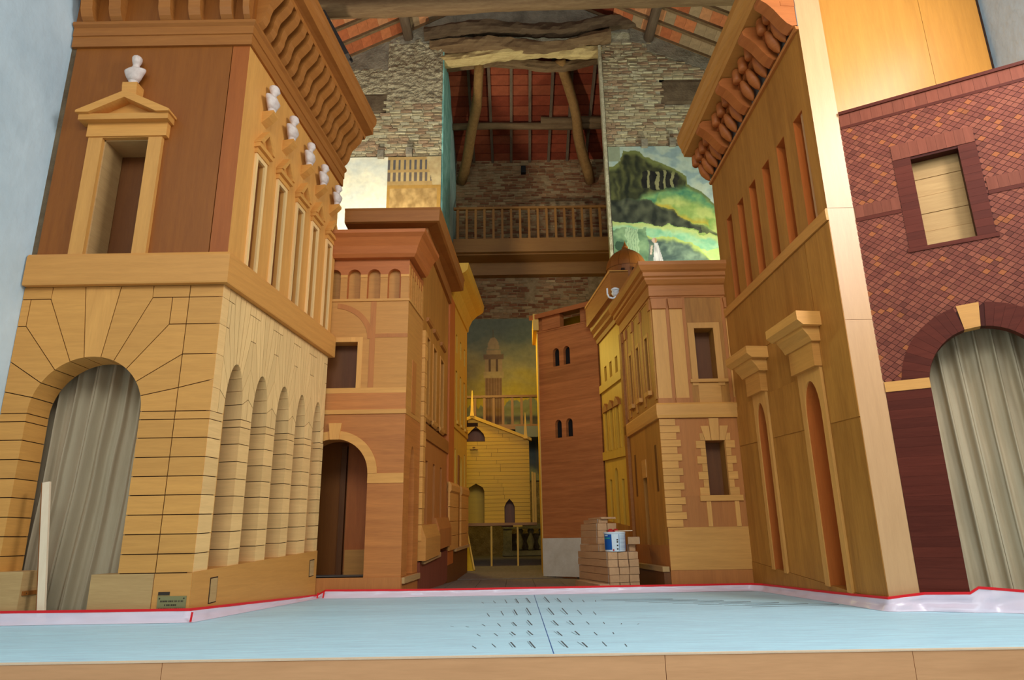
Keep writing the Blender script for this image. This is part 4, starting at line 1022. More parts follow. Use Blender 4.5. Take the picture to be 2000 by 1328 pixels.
# arch ring, keystone, imposts
RO = .26
def ring(t): return (math.cos(t), math.sin(t))
N = 26
for k in range(N):
    t0, t1 = PI*k/N, PI*(k+1)/N
    if abs((t0+t1)/2-PI/2-.08) < .15: continue
    p = [(rc+ra*math.cos(t0), rs+rb*math.sin(t0)), (rc+(ra+RO)*math.cos(t0), rs+(rb+RO)*math.sin(t0)), (rc+(ra+RO)*math.cos(t1), rs+(rb+RO)*math.sin(t1)), (rc+ra*math.cos(t1), rs+rb*math.sin(t1))]
    F0.P_('ring_tile', M['mahog_h'], HM, inset(p, .0008), -.12, .004)
F0.P_('keystone', M['honey_h'], HM, [(.82, 2.785), (.965, 2.80), (.99, 3.06), (.785, 3.05)], -.12, .008)
F0.R_('impost', M['honey_h'], HM, 0, rc-ra, 2.21, 2.32, -.12, .008)
F0.R_('impost', M['honey_h'], HM, rc+ra, UM, 2.21, 2.32, -.12, .008)
for k in range(22):
    h = 2.21/22
    F0.R_('plank', M['mahog_h'], HM, 0, rc-ra, h*k+.0006, h*(k+1)-.0006, -.12, 0)
    if k % 2 == 0: F0.R_('plank', M['mahog_h'], HM, rc+ra, UM, h*k+.0006, h*(k+2)-.0006, -.12, 0)
# diamond mosaic
S = .062; rnd = random.Random(5); spots = []
for i in range(-60, 120):
    for k in range(0, 130):
        u = (i+k)*S*.72; v = 2.3+(k-i)*S*.60
        if not (-.05 < u < UM-.04 and 2.30 < v < 5.485): continue
        if .50 < u < 1.25 and 3.77 < v < 5.05: continue
        if (u < .45 or u > 1.31) and 4.26 < v < 4.40: continue
        if ((u-rc)/(ra+RO-.035))**2+((v-rs)/(rb+RO-.035))**2 < 1: continue
        if .81 < u < .97 and v < 3.02: continue
        spots.append((u, v))
spots.sort(key=lambda p: -p[0]-.2*p[1]*0)
hs = S*.72*.91; vs_ = S*.60*.91
pr = []
for mm in M['tess']:
    mb = MB(); F0d = Frame((0, 0), F0.e, F0.n)
    F0d.poly(mb, [(-hs, 0), (0, -vs_), (hs, 0), (0, vs_)], -.006, 0.0005); pr.append(mb.build('mosaic_tile', mm))
used = set(); rest = MB()
near = [p for p in spots if p[0] < 1.42]; rnd.shuffle(near); near = set(near[:300])
def pick(u, v):
    n = noise.noise((u*2.2, v*2.2, 4)); r = rnd.random()
    return 3 if r < .06+.10*max(0, n) else (2 if r < .3 else (0 if r < .7 else 1))
for u, v in spots:
    k = pick(u, v)
    if (u, v) in near:
        p = pr[k]; o = p if p not in used else clone(p, None); used.add(p)
        o.parent = HM; q = F0.pt(u, v, 0); o.location = Vector(q)-LOC[HM]
    else: F0.poly(rest, [(u-hs, v), (u, v-vs_), (u+hs, v), (u, v+vs_)], -.006, .0005, k)
rest.build('mosaic', M['tess'], HM, kind='stuff')
curtain('curtain', 'beige linen curtain hanging inside the mahogany arch at right', F0, .32, 2.1, .005, 3.0, -.36, 11, .045, .10, 4.1)

# ------------------------------------------------------------------ second house on the right (quoins, pilasters)
H2 = thing('pilaster_house', 'tan house with quoin blocks, paired pilasters and moulded cornice, right of street', 'building', (2.8, 11, 0))
Y2 = 10.24
F2 = Frame((0, Y2), (1, 0), (0, -1)); S2 = Frame((2.21, Y2), (-.19, 2.66), (-2.66, -.19))
X0, X1 = 2.21, 3.62; E2 = 2.12
F2.R_('plinth', M['redtan_v'], H2, X0, X1, 0, .28, -.2, -.004)
F2.R_('base_panel', M['honey_h'], H2, X0, X1, .28, .865, -.2, .004)
F2.poly(MB(), notched(X0, X1, 1.31, 2.45, [(3.01, .15, 2.11, 0)]), -.25, 0).build('lower_wall', M['redtan_v'], H2)
F2.R_('lower_wall', M['redtan_v'], H2, X0, X1, .865, 1.31, -.25, 0)
F2.R_('window_back', M['umber_dark'], H2, 2.8, 3.2, 1.25, 2.2, -.3, -.25)
F2.R_('window_reveal', M['tan_v'], H2, 3.148, 3.16, 1.31, 2.11, -.25, -.001)
qh = (2.445-.87)/15
for k in range(15):
    F2.R_('quoin', M['honey_h'], H2, X0-.012, X0+(.225 if k % 2 == 0 else .285), .87+qh*k+.003, .87+qh*(k+1)-.003, -.02, .02)
wh = .8/7
for k in range(7):
    a = .075 if k % 2 else .14
    F2.R_('window_quoin', M['honey_h'], H2, 2.86-a, 2.86, 1.31+wh*k+.002, 1.31+wh*(k+1)-.002, -.02, .015)
    F2.R_('window_quoin', M['honey_h'], H2, 3.16, 3.16+a, 1.31+wh*k+.002, 1.31+wh*(k+1)-.002, -.02, .015)
F2.R_('window_sill', M['honey_h'], H2, 2.71, 3.34, 1.23, 1.31, -.02, .03)
F2.P_('keystone', M['honey_v'], H2, [(2.955, 2.112), (3.07, 2.112), (3.09, 2.445), (2.94, 2.445)], -.01, .02)
F2.P_('voussoir', M['honey_v'], H2, [(2.865, 2.112), (2.95, 2.112), (2.935, 2.33), (2.81, 2.33)], -.01, .016)
F2.P_('voussoir', M['honey_v'], H2, [(3.075, 2.112), (3.16, 2.112), (3.225, 2.33), (3.095, 2.33)], -.01, .016)
F2.P_('voussoir', M['honey_v'], H2, [(2.79, 2.112), (2.86, 2.112), (2.835, 2.22), (2.785, 2.22)], -.01, .014)
F2.P_('voussoir', M['honey_v'], H2, [(3.165, 2.112), (3.24, 2.112), (3.245, 2.22), (3.195, 2.22)], -.01, .014)
for x in (2.80, 3.21): F2.R_('window_leg', M['honey_v'], H2, x, x+.065, .87, 1.228, -.01, .014)
mb = MB(); e2 = S2.pt(E2, 0)
sweep(mb, [(e2[0], e2[1], 0, 1), (X0, Y2, 0, 1), (X1, Y2, 0, 1)], [(-.05, 2.455), (.04, 2.455), (.05, 2.5), (.05, 2.66), (.035, 2.685), (-.05, 2.685)]); mb.build('string_course', M['honey_h'], H2)
F2.poly(MB(), notched(X0, X1, 3.05, 4.4, [(3.0, .15, 3.87, 0)]), -.25, 0).build('upper_wall', M['tan_v'], H2)
F2.R_('upper_wall', M['tan_v'], H2, X0, X1, 2.68, 3.05, -.25, 0)
F2.R_('window_back', M['umber_dark'], H2, 2.8, 3.2, 3.0, 3.95, -.3, -.25)
for a, b in ((2.215, 2.425), (2.485, 2.685), (3.36, 3.55)):
    pl = F2.R_('pilaster', M['honey_v'], H2, a, b, 2.76, 4.19, 0, .022)
    F2.P_('capital', M['redtan_v'], pl, [(a-.005, 4.19), (b+.005, 4.19), (b+.02, 4.36), (a-.02, 4.36)], 0, .05)
    F2.R_('pilaster_base', M['redtan_v'], pl, a-.01, b+.012, 2.685, 2.76, 0, .035)
for a, b in ((2.43, 2.48), (2.69, 2.74), (3.31, 3.355)): F2.R_('inlay_strip', M['redtan_v'], H2, a, b, 2.69, 4.38, 0, .006)
F2.poly(MB(), [(2.755, 2.95), (2.85, 2.95), (2.85, 3.87), (3.15, 3.87), (3.15, 2.95), (3.25, 2.95), (3.25, 3.96), (2.755, 3.96)], 0, .012).build('window_frame', M['honey_v'], H2)
F2.R_('window_sill', M['honey_h'], H2, 2.72, 3.30, 3.0, 3.05, 0, .04)
F2.R_('apron_panel', M['honey_h'], H2, 2.84, 3.18, 2.69, 2.99, 0, .008)
mb = MB(); sweep(mb, [(e2[0], e2[1], 0, 1), (X0, Y2, 0, 1), (X1, Y2, 0, 1)], [(-.1, 4.38), (.01, 4.38), (.01, 4.4), (.03, 4.41), (.03, 4.58), (.06, 4.60), (.10, 4.66), (.10, 4.69), (.13, 4.71), (.13, 4.77), (.17, 4.80), (.21, 4.87), (.21, 4.93), (-.1, 4.95)]); mb.build('cornice', M['cornice_h'], H2)
# street side
sw = [(.36, .52), (.93, 1.09), (1.46, 1.60)]
S2.poly(MB(), notched(0, E2, 2.95, 4.4, [((a+b)/2, (b-a)/2, 3.84, 0) for a, b in sw]), -.15, 0).build('side_upper_wall', M['tan_v'], H2)
S2.R_('side_upper_wall', M['tan_v'], H2, 0, E2, 2.68, 2.95, -.15, 0)
S2.R_('window_back', M['umber_dark'], H2, .1, E2, 2.8, 4.0, -.2, -.12)
for a, b in sw:
    S2.R_('window_sill', M['honey_h'], H2, a-.05, b+.05, 2.88, 2.95, 0, .06)
    S2.poly(MB(), [(a-.05, 2.95), (a, 2.95), (a, 3.84), (b, 3.84), (b, 2.95), (b+.05, 2.95), (b+.05, 3.9), (a-.05, 3.9)], 0, .01).build('window_frame', M['tan_h'], H2)
for u in (.02, .66, 1.2, 1.68, 1.92):
    pl = S2.R_('pilaster', M['tan_h'], H2, u, u+.11, 2.76, 4.19, 0, .014)
    S2.P_('capital', M['redtan_v'], pl, [(u, 4.19), (u+.11, 4.19), (u+.13, 4.36), (u-.02, 4.36)], 0, .035)
S2.poly(MB(), notched(0, E2, .62, 2.46, [(1.08, .11, 1.66, 0)]), -.15, 0).build('side_lower_wall', M['tan_v'], H2)
S2.R_('door_back', M['umber_dark'], H2, .8, 1.4, .5, 1.8, -.2, -.12)
for a, b in ((.30, .40), (1.6, 1.70)): S2.R_('side_window', M['umber_dark'], H2, a, b, 1.4, 2.1, -.02, .003)
S2.R_('door_head', M['honey_h'], H2, .95, 1.2, 1.66, 1.95, 0, .012)
S2.R_('side_base', M['redtan_v'], H2, 0, E2, 0, .62, -.15, .004)
S2.R_('skirting_rail', M['oak_grey'], H2, .0, 1.8, .26, .33, .02, .12)
S2.R_('skirting_box', M['umber_dark'], H2, .02, 1.8, 0, .26, .0, .10)
S2.R_('end_pilaster', M['moulding'], H2, E2-.16, E2, .6, 4.4, 0, .05)
MB().box((e2[0]+.02, e2[1]-.15, 0), (3.5, e2[1]-.02, 4.9)).build('end_wall', M['tan_v'], H2)
MB().box((X0+.05, Y2+.05, 4.88), (X1, e2[1], 4.92)).build('roof_deck', M['grey_board'], H2)

# ------------------------------------------------------------------ third house on the right, tower and dome
H3 = thing('slope_cornice_house', 'small yellowish house with steep moulded cornice between pilaster house and tower', 'building', (2.0, 12.9, 0))
S3 = Frame((2.05, 12.42), (-.30, .86), (-.86, -.30), lambda u, v: v+u/.9*(.2-.09*v)*1.0)
E3 = .91
w3 = [(.16, .27), (.40, .51), (.63, .73)]
S3.poly(MB(), notched(0, E3, 3.75, 4.75, [((a+b)/2, .05, 4.1, 0) for a, b in w3]), -.2, 0).build('attic_wall', M['yellow_v'], H3)
S3.R_('ledge', M['yellow_v'], H3, 0, E3, 3.58, 3.75, -.2, .04)
S3.poly(MB(), notched(0, E3, 2.3, 3.6, [((a+b)/2, .045, 3.05, 0) for a, b in w3]), -.2, 0).build('upper_wall', M['yellow_v'], H3)
for a, b in w3:
    S3.P_('window_hood', M['moulding'], H3, [(a-.05, 3.12), (b+.05, 3.12), (b+.03, 3.2), ((a+b)/2, 3.3), (a-.03, 3.2)], 0, .07)
    S3.R_('window_frame', M['yellow_v'], H3, a-.05, a, 2.3, 3.12, 0, .04); S3.R_('window_frame', M['yellow_v'], H3, b, b+.05, 2.3, 3.12, 0, .04)
S3.R_('ledge', M['yellow_v'], H3, 0, E3, 2.15, 2.32, -.2, .04)
S3.poly(MB(), notched(0, E3, .9, 2.16, [(.22, .05, 1.75, 0), (.46, .06, 1.85, .12), (.70, .05, 1.75, 0)]), -.2, 0).build('lower_wall', M['yellow_v'], H3)
S3.R_('window_back', M['umber_dark'], H3, 0, E3, .8, 4.3, -.25, -.17)
S3.R_('base', M['tan_v'], H3, 0, E3, -.2, .92, -.2, .01)
c3 = [S3.pt(E3+.05, 0), S3.pt(-.22, 0)]
def s3p(u): x, y, _ = S3.pt(u, 0); return (x, y, S3.warp(u, 0), S3.warp(u, 1)-S3.warp(u, 0))
mb = MB(); sweep(mb, [s3p(E3+.02), s3p(-.2)], [(-.15, 4.72), (.03, 4.72), (.05, 4.8), (.10, 4.86), (.10, 4.92), (.15, 5.0), (.17, 5.08), (.24, 5.1), (.25, 5.55), (-.15, 5.6)]); mb.build('cornice', M['moulding'], H3)
mb = MB(); sweep(mb, [s3p(E3+.02), s3p(-.2)], [(.245, 5.52), (.265, 5.52), (.265, 5.57), (-.15, 5.62), (-.15, 5.58)]); mb.build('cornice_edge', M['honey_h'], H3)
lm = thing('hook_lamp', 'white hooked lamp holder on the cornice left of the pilaster house', 'lamp', (1.93, 12.05, 5.1))
mb = MB()
pts = [(1.80, 12.05, 5.23), (1.80, 12.05, 5.12), (1.83, 12.05, 5.05), (1.90, 12.05, 5.03), (1.97, 12.05, 5.07), (1.98, 12.05, 4.95)]
for p, q in zip(pts, pts[1:]): mb.bar(p, q, .028, .028, up=(0, 1, 0))
mb.build('arm', M['lampwhite'], lm)
MB().lathe((1.95, 12.05, 5.07), [(.0, 0), (.05, .01), (.075, .05), (.06, .10), (.08, .14), (.03, .17), (0, .175)], 12).build('socket', M['lampwhite'], lm, smooth=True)
mb = MB()
for k in range(3):
    for j in range(16):
        t0, t1 = j/16*2*PI, (j+1)/16*2*PI
        mb.bar((1.95+.05*math.cos(t0), 12.0+.03*math.sin(t0), 5.12+.03*k), (1.95+.05*math.cos(t1), 12.0+.03*math.sin(t1), 5.13+.03*k), .014, .014)
mb.build('bulb_coil', M['lampwhite'], lm)

TW = thing('brick_tower', 'reddish banded wooden tower with paired arched openings at street end', 'tower', (1.2, 13.8, 0))
FT = Frame((.56, 14.17), (1.16, -.89), (-.89, -1.16)); WT = 1.462
def tw_uv(x, y): pass
pairs = []
yy = [0, 2.62, 4.28, 4.62, 5.02]
wl_ = [(.43, .075), (.70, .075)]
k = 0; bands = [(.0, .75), (.75, 1.25), (1.25, 1.72), (1.72, 2.2), (2.2, 2.70)]
for a, b in bands: FT.R_('board_course', M['brickwood'], TW, 0, WT, a+.0006, b-.0006, -.2, 0)
FT.poly(MB(), notched(0, WT, 2.70, 3.42, [(.455, .08, 2.98, .09), (.72, .08, 2.98, .09)]), -.09, 0).build('window_course', M['brickwood'], TW)
FT.R_('board_course', M['brickwood'], TW, 0, WT, 3.4206, 3.85, -.2, 0)
FT.R_('board_course', M['brickwood'], TW, 0, WT, 3.8506, 4.20, -.2, 0)
FT.poly(MB(), notched(0, WT, 4.2006, 5.0, [(.455, .08, 4.50, .09), (.72, .08, 4.50, .09)]), -.09, 0).build('window_course', M['brickwood'], TW)
FT.R_('window_dark', M['black'], TW, .3, .9, 2.7, 3.1, -.13, -.095); FT.R_('window_dark', M['black'], TW, .3, .9, 4.2, 4.65, -.13, -.095)
FT.R_('ledge', M['brickwood'], TW, -.01, WT, 5.0, 5.03, -.2, .01)
FT.R_('belfry_pier', M['brickwood'], TW, .0, .12, 5.03, 5.33, -.2, 0)
FT.R_('belfry_pier', M['brickwood'], TW, .14, .60, 5.03, 5.33, -.12, .03)
FT.R_('belfry_pier', M['brickwood'], TW, 1.10, WT, 5.03, 5.33, -.15, .02)
FT.R_('belfry_back', M['yellow_h'], TW, .1, 1.3, 5.03, 5.4, -.6, -.55)
mb = MB(); FT.prof(mb, [(.12, 5.30), (.12, 5.40), (-.7, 5.62), (-.7, 5.52)], -.14, WT+.05); mb.build('roof_slab', M['orange_h'], TW)
FTs = Frame((.56, 14.17), (.012, 1.2), (-1.2, .012))
FTs.R_('side_wall', M['yellow_v'], TW, 0, 1.1, 0, 5.3, -.2, .02)  # yellow lamplight on the tower edge is put into the side and roof-side colour
FTs.R_('roof_side', M['yellow_v'], TW, -.1, 1.1, 5.05, 5.42, -.02, .10)
wp = thing('white_panel', 'white painted board standing at the foot of the tower', 'board', (1.0, 13.7, 0))
FT.R_('board', M['whiteboard'], wp, .02, 1.12, .03, .74, .03, .055)
FT.R_('foot', M['ink'], wp, .1, .3, 0, .03, .03, .055); FT.R_('foot', M['ink'], wp, .8, 1.0, 0, .03, .03, .055)

DM_ = thing('domed_rotunda', 'brown wooden dome with pointed finial behind the pilaster house', 'dome', (2.45, 13.5, 0))
prof = [(.43*math.cos(t), .46*math.sin(t)) for t in [i*PI/2/10 for i in range(10)]]+[(.05, .465)]
nP = 12
for k in range(nP):
    MB().lathe((2.45, 13.5, 6.16), prof, 3, a0=2*PI*k/nP+.006, a1=2*PI*(k+1)/nP-.006).build('dome_panel', M['umber_v'], DM_, smooth=True)
MB().lathe((2.45, 13.5, 6.15), [(.42*math.cos(t), .45*math.sin(t)) for t in [i*PI/2/8 for i in range(9)]], 32).build('dome_core', M['joint'], DM_, smooth=True)
MB().lathe((2.45, 13.5, 0), [(.40, 0), (.40, 5.75), (.43, 5.78), (.43, 5.82), (.41, 5.84), (.42, 6.16)], 32).build('drum', M['umber_v'], DM_, smooth=False)
for k in range(4):
    a = -PI/2-.9+.55*k; x, y = 2.45+.425*math.cos(a), 13.5+.425*math.sin(a)
    MB().box((x-.035, y-.03, 6.0), (x+.035, y+.03, 6.06)).build('dome_slot', M['joint'], DM_)
MB().lathe((2.45, 13.5, 6.60), [(.1, 0), (.11, .03), (.05, .06), (.07, .09), (.04, .13), (.012, .2), (0, .26)], 14).build('finial', M['umber_v'], DM_, smooth=True)

# ------------------------------------------------------------------ yellow temple front at the end of the street
YT = thing('yellow_temple', 'small yellow pine temple front with arched doorway at the street end', 'building', (-.35, 16.0, 1.0))
FY = Frame((0, 16.0), (1, 0), (0, -1))
def gable_z(x): return 3.50-.395*abs(x+.97)
TX0, TX1 = -1.55, .36
FY.poly(MB(), [(TX0, 1.09), (-1.07, 1.09)]+arch(-.88, 1.76, .19, .21, PI, 0)+[(-.69, 1.09), (-.23, 1.09)]+arch(-.115, 1.44, .115, .12, PI, 0)+[(0, 1.09), (TX1, 1.09), (TX1, 2.2), (TX0, 2.2)], -.12, -.004).build('core', M['joint'], YT)
FY.poly(MB(), [(TX0, 2.2), (TX1, 2.2), (TX1, 2.9), (.28, 2.95), (TX0, 2.95)], -.12, -.004).build('core', M['joint'], YT)
FY.poly(MB(), [(TX0, 2.95), (-1.10, 2.95)]+arch(-.885, 2.97, .215, .26, PI, 0)+[(-.67, 2.95), (TX1, 2.95), (-.97, gable_z(-.97)-.01), (TX0, 3.25)], -.12, -.004).build('core', M['joint'], YT)
def ycourse(a0, b0, a1, b1, z0, z1):
    p = [(a0, z0), (b0, z0), (b1, min(z1, gable_z(b1))), (a1, min(z1, gable_z(a1)))]
    if p[2][1]-z0 < .01 or p[3][1]-z0 < .01: return
    FY.P_('course_board', M['yellow_h'], YT, inset(p, .0025), -.02, 0)
def yholes(z, zref):
    out = []
    def half(r, vs, rise): return r if z <= vs else r*math.sqrt(max(0, 1-((z-vs)/rise)**2))
    if zref < 1.97: h = half(.19, 1.76, .21); out.append((-.88-h, -.88+h))
    if zref < 1.56: h = half(.115, 1.44, .12); out.append((-.115-h, -.115+h))
    if 2.93 < zref < 3.23: h = half(.215, 2.97, .26); out.append((-.885-h, -.885+h))
    return sorted(out)
zz = 1.09
while zz < 3.4:
    z1 = zz+.088
    xmax = min(TX1, -.97+(3.5-zz)/.395); xmax1 = min(TX1, -.97+(3.5-z1)/.395)
    xb = [TX0]+[v for h in yholes(zz, zz) for v in h]+[xmax]; xt = [TX0]+[v for h in yholes(z1, zz) for v in h]+[xmax1]
    for a0, b0, a1, b1 in zip(xb[::2], xb[1::2], xt[::2], xt[1::2]):
        if b0-a0 > .05:
            if b0-a0 > .7:
                md = a0+(b0-a0)*random.uniform(.35, .65); ycourse(a0, md, a1, md, zz, z1); ycourse(md, b0, md, b1, zz, z1)
            else: ycourse(a0, b0, a1, b1, zz, z1)
    zz = z1
FY.R_('door_back', M['yellow_h'], YT, -1.15, -.6, 1.09, 2.05, -.4, -.35)
FY.R_('lunette_back', M['umber_dark'], YT, -1.2, -.6, 2.9, 3.3, -.2, -.14)
FY.R_('window_back', M['umber_dark'], YT, -.3, .05, 1.0, 1.6, -.2, -.14)
for s, xe in ((1, .42), (-1, -1.55)):
    FY.poly(MB(), [(-.97, gable_z(-.97)-.02), (xe, gable_z(xe)-.02), (xe, gable_z(xe)+.045), (-.97, gable_z(-.97)+.06)], -.15, .05).build('raking_cornice', M['yellow_h'], YT)
for x, zb in ((-.97, 3.53), (.28, 2.98)):
    MB().loft([[(x-.05, 15.93, zb), (x+.05, 15.93, zb), (x+.05, 16.03, zb), (x-.05, 16.03, zb)], [(x-.035, 15.945, zb+.12), (x+.035, 15.945, zb+.12), (x+.035, 16.015, zb+.12), (x-.035, 16.015, zb+.12)], [(x-.008, 15.97, zb+.62), (x+.008, 15.97, zb+.62), (x+.008, 15.99, zb+.62), (x-.008, 15.99, zb+.62)]]).build('pinnacle', M['yellow_v'], YT)
for dx, dz in ((0, .06), (-.06, 0), (.06, 0), (0, 0)): MB().lathe((-.93+dx, 15.995, 2.74+dz), [(0, 0), (.032, .0), (.032, .01), (0, .012)], 10).build('carved_cross', M['umber_dark'], YT)
MB().box((.40, 15.98, 1.09), (.44, 16.1, 2.22)).build('side_strip', M['yellow_v'], YT)
MB().box((.445, 15.98, 1.09), (.50, 16.05, 2.2)).build('side_strip', M['yellow_v'], YT)
MB().box((TX0, 15.9, 1.03), (.5, 16.6, 1.09)).build('table_top', M['railwood_h'], YT)
for x in (-.53, .06): MB().box((x-.02, 15.93, ramp_z(15.95)), (x+.02, 15.97, 1.03)).build('post', M['yellow_v'], YT)
MB().box((-.04, 15.90, 1.0), (.17, 15.98, 1.03)).build('post_head', M['yellow_h'], YT)
# leaning yellow board at the left foot
lb = thing('leaning_board', 'yellow triangular board leaning at the foot of the far left house', 'board', (-1.0, 15.4, .1))
MB().loft([[(-1.10, 15.2, ramp_z(15.2)), (-.86, 15.15, ramp_z(15.15)), (-1.10, 15.5, 1.15)], [(-1.10, 15.24, ramp_z(15.24)), (-.86, 15.19, ramp_z(15.19)), (-1.10, 15.54, 1.15)]]).build('sheet', M['yellow_h'], lb)
MB().bar((-.865, 15.13, ramp_z(15.13)+.02), (-1.09, 15.48, 1.14), .03, .03, up=(1, 0, 0)).build('edge', M['yellow_v'], lb)

# ------------------------------------------------------------------ masking plastic with red tape round the stage
mk = thing('masking_plastic', 'pinkish plastic skirting with red tape round the stage', 'plastic sheet', (.3, 8.5, 0))
def sp(fr, u, w=.03): p = fr.pt(u, 0, w); return (p[0], p[1])
path = [(XL+.02, 7.23, .12), (-4.2, 7.235, .115), (-3.235, 7.235, .115), (*sp(SA, 2.72, .035), .035), (-2.60, 9.90, .10), (-1.58, 9.90, .09), (-1.2, 9.95, .085), (.7, 10.02, .085), (1.9, 10.06, .085), (3.28, 10.1, .085), (3.39, 9.95, .085), (3.60, 8.2, .10), (3.69, 7.235, .12), (4.05, 7.215, .16), (*sp(F0, .42, .05), .17), (*sp(F0, .50, .02), .22), (*sp(F0, .62, -.03), .21), (*sp(F0, 1.2, .03), .17), (*sp(F0, 2.2, .04), .16)]
dense = []
for (a, b) in zip(path, path[1:]):
    n = max(2, int(math.hypot(b[0]-a[0], b[1]-a[1])/.06))
    for i in range(n): t = i/n; dense.append(tuple(x+(y-x)*t for x, y in zip(a, b)))
dense.append(path[-1])
rows = 7; vs = []; tv = []
for i, (x, y, h) in enumerate(dense):
    j = min(i+1, len(dense)-1); k = max(i-1, 0); dx, dy = dense[j][0]-dense[k][0], dense[j][1]-dense[k][1]; l = math.hypot(dx, dy) or 1
    nx_, ny_ = dy/l, -dx/l
    for r in range(rows):
        t = r/(rows-1); wr_ = .022*noise.noise((x*6, y*6, t*3))*(1-t*.8)*(2.2 if x > 3.8 else 1)
        o = .05*(1-t)**2+wr_*math.sin(PI*t)*2
        vs.append((x+nx_*o, y+ny_*o, h*t+.003))
    for zz_, oo in ((-.008, .004), (.017, .004), (.017, -.002), (-.008, -.002)): tv.append((x+nx_*oo, y+ny_*oo, h+zz_))
mb = MB(); n = len(dense)
mb.add(vs, [[i*rows+r, (i+1)*rows+r, (i+1)*rows+r+1, i*rows+r+1] for i in range(n-1) for r in range(rows-1)])
mb.build('plastic_strip', M['plastic'], mk, smooth=True)
mb = MB(); mb.loft([tv[i*4:i*4+4] for i in range(n)]); mb.build('red_tape', M['tape'], mk)
for i, (x, y, h) in enumerate(((-3.2, 7.19, .10), (-2.7, 9.86, .08), (-2.62, 9.86, .09))):
    MB().bar((x, y, .01), (x+.01, y, h), .02, .004, up=(0, 1, 0)).build('tape_end', M['tape'], mk)

# ------------------------------------------------------------------ stacked wrapped beams, paint bucket, floor beam
def beam(p, ang, l, w, h, label, group='wrapped beams in the stack'):
    t = thing('wrapped_timber', label, 'timber', p, group); t.rotation_euler = (0, 0, ang)
    j = lambda: random.uniform(-.004, .004)
    mb = MB(); loops = []
    for i in range(7):
        y = l*i/6; e = .006*noise.noise((i*1.3, p[0]*9, p[2]*9))
        loops.append([(j(), y, .001), (w+j(), y, .001), (w+e, y, h-.002), (e, y, h-.002)])
    mb.loft(loops); o = mb.build('wood', M['rawbeam']); o.parent = t
    b = MB(); b.box((-.003, .04, 0.002), (w+.003, .06, h-.0005)); o2 = b.build('wrapping_band', M['wrap']); o2.parent = t
    return t
cols = ['left', 'middle', 'right']; rowsN = ['bottom', 'second', 'third', 'fourth', 'fifth']
A = math.radians(14)
for r in range(5):
    for c in range(3):
        beam((1.37+.156*c+random.uniform(-.006, .006)+.0*r, 10.55+random.uniform(-.01, .01)+.038*c, .107*r), A, 1.35, .148, .104, 'wrapped timber beam, %s column, %s layer of the stack' % (cols[c], rowsN[r]))
Z = .535
beam((1.29, 10.9, Z), A, .9, .148, .104, 'short beam on the stack left of the paint bucket')
for r in range(3): beam((1.295+.003*r, 11.12, Z+.106*(r+1)), A, .8, .146, .104, 'wrapped beam behind the paint bucket, %s above the main stack' % ['lowest', 'middle', 'upper'][r])
for r in range(3): beam((1.46, 11.16, Z+.106*(r+1)-.001), A, .8, .146, .104, 'wrapped beam right of the rear pile, %s above the stack' % ['lowest', 'middle', 'upper'][r])
beam((1.458, 11.09, Z), A, .9, .146, .104, 'bearer beam under the rear pile behind the bucket')
beam((1.32, 11.14, Z+.425), A, .7, .15, .06, 'thin wrapped plank near the top of the rear pile, left')
beam((1.36, 11.10, Z+.487), A, .6, .24, .03, 'thin bent board lying on top of the rear pile')
beam((1.72, 10.78, Z+.001), A, .8, .10, .10, 'beam stub right of the paint bucket, lower')
beam((1.70, 10.72, Z+.103), math.radians(-10), .8, .17, .105, 'pale beam crossing right of the paint bucket')
beam((1.20, 10.35, -.003), math.radians(12), 1.2, .15, .10, 'single beam lying on the floor left of the stack', 'wrapped beams in the stack')

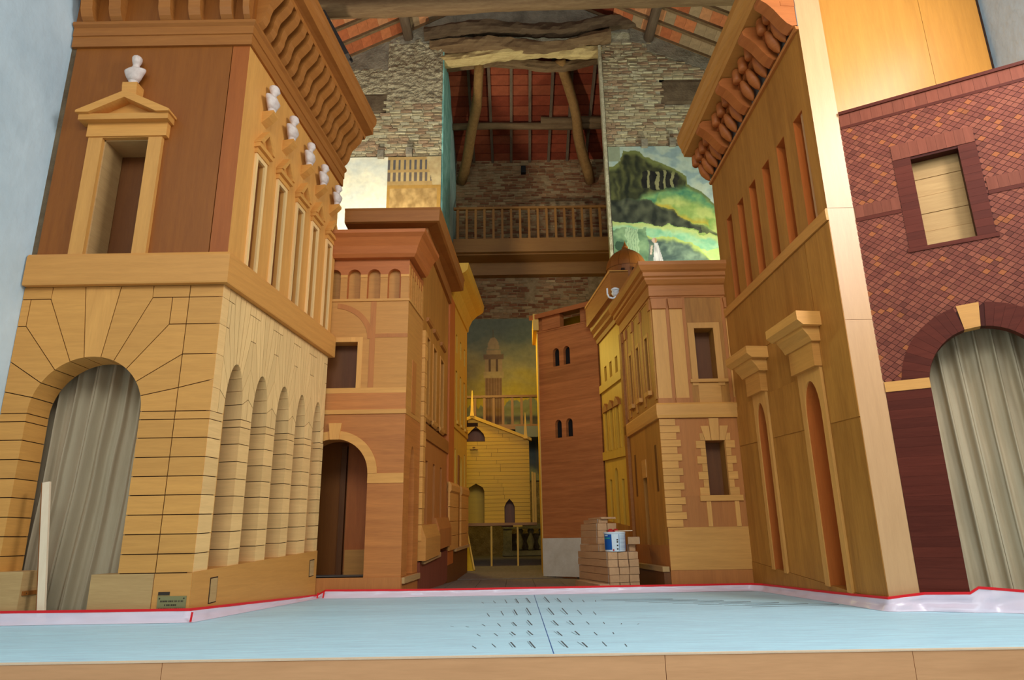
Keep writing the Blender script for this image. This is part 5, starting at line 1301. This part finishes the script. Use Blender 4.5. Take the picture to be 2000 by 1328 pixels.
bk = thing('paint_bucket', 'white and blue printed paint bucket standing on the timber stack', 'bucket', (1.50, 10.72, Z))
BC = (1.50, 10.72, Z)
MB().lathe(BC, [(0, .002), (.148, .002), (.152, .01), (.158, .26), (.165, .262), (.165, .28), (.155, .285), (0, .285)], 36).build('body', M['bucket'], bk, smooth=False)
def patch(name, a0, a1, z0, z1, mat, r=.1545, par=None):
    a0, a1 = math.radians(a0), math.radians(a1)
    mb = MB(); n = 8; rr0, rr1 = r+.004*z0/.26, r+.004*z1/.26
    mb.loft([[(BC[0]+(ra_)*math.cos(a), BC[1]+(ra_)*math.sin(a), BC[2]+z) for ra_, z in ((rr0+.001, z0), (rr1+.001, z1), (rr1-.003, z1), (rr0-.003, z0))] for a in [a0+(a1-a0)*i/n for i in range(n+1)]])
    return mb.build(name, mat, bk)
patch('blue_label', 188, 245, .03, .25, M['blue'])
patch('label_swoosh', 190, 236, .185, .205, M['greenblue'], .156)
patch('label_title', 196, 222, .225, .24, M['bucket'], .156)
patch('print_frame', 284, 288, .02, .25, M['lineprint'], .155)
for k in range(11): patch('print_line', 292, 338, .035+.019*k, .039+.019*k, M['lineprint'], .155)
for z in (.03, .08, .13, .16): patch('print_icon', 272, 280, z, z+.022, M['ink'], .155)
patch('red_icon', 250, 257, .012, .04, M['redlid'], .156)
patch('blue_label', 345, 372, .03, .25, M['blue'])
for x in (1.44, 1.52): MB().lathe((x, 10.70, Z+.285), [(0, 0), (.045, 0), (.04, .03), (.02, .045), (0, .04)], 8).build('red_rag', M['redlid'], bk)
mb = MB(); mb.bar((1.5, 10.62, Z+.295), (1.76, 10.66, Z+.30), .03, .01); mb.build('stirring_stick', M['freshpine'], bk)

# ------------------------------------------------------------------ warm floodlight hidden behind the far left house, lighting the street end
fx = thing('floodlight', 'small black floodlight on the chamber wall behind the far left house', 'lamp', (-1.5, 15.5, 5.2))
MB().box((-1.58, 15.4, 5.1), (-1.42, 15.6, 5.3)).build('housing', M['black'], fx)
MB().box((-1.42, 15.42, 5.12), (-1.40, 15.58, 5.28)).build('glass', M['lampwhite'], fx)
d = bpy.data.lights.new('floodlight_beam', 'AREA'); d.size = .3; d.energy = 90; d.color = (1, .82, .17)
o = bpy.data.objects.new('floodlight_beam', d); COL.objects.link(o); o.location = (-1.37, 15.5, 5.2)
o.rotation_euler = Vector((1.6, -.15, -1.1)).to_track_quat('-Z', 'Y').to_euler()
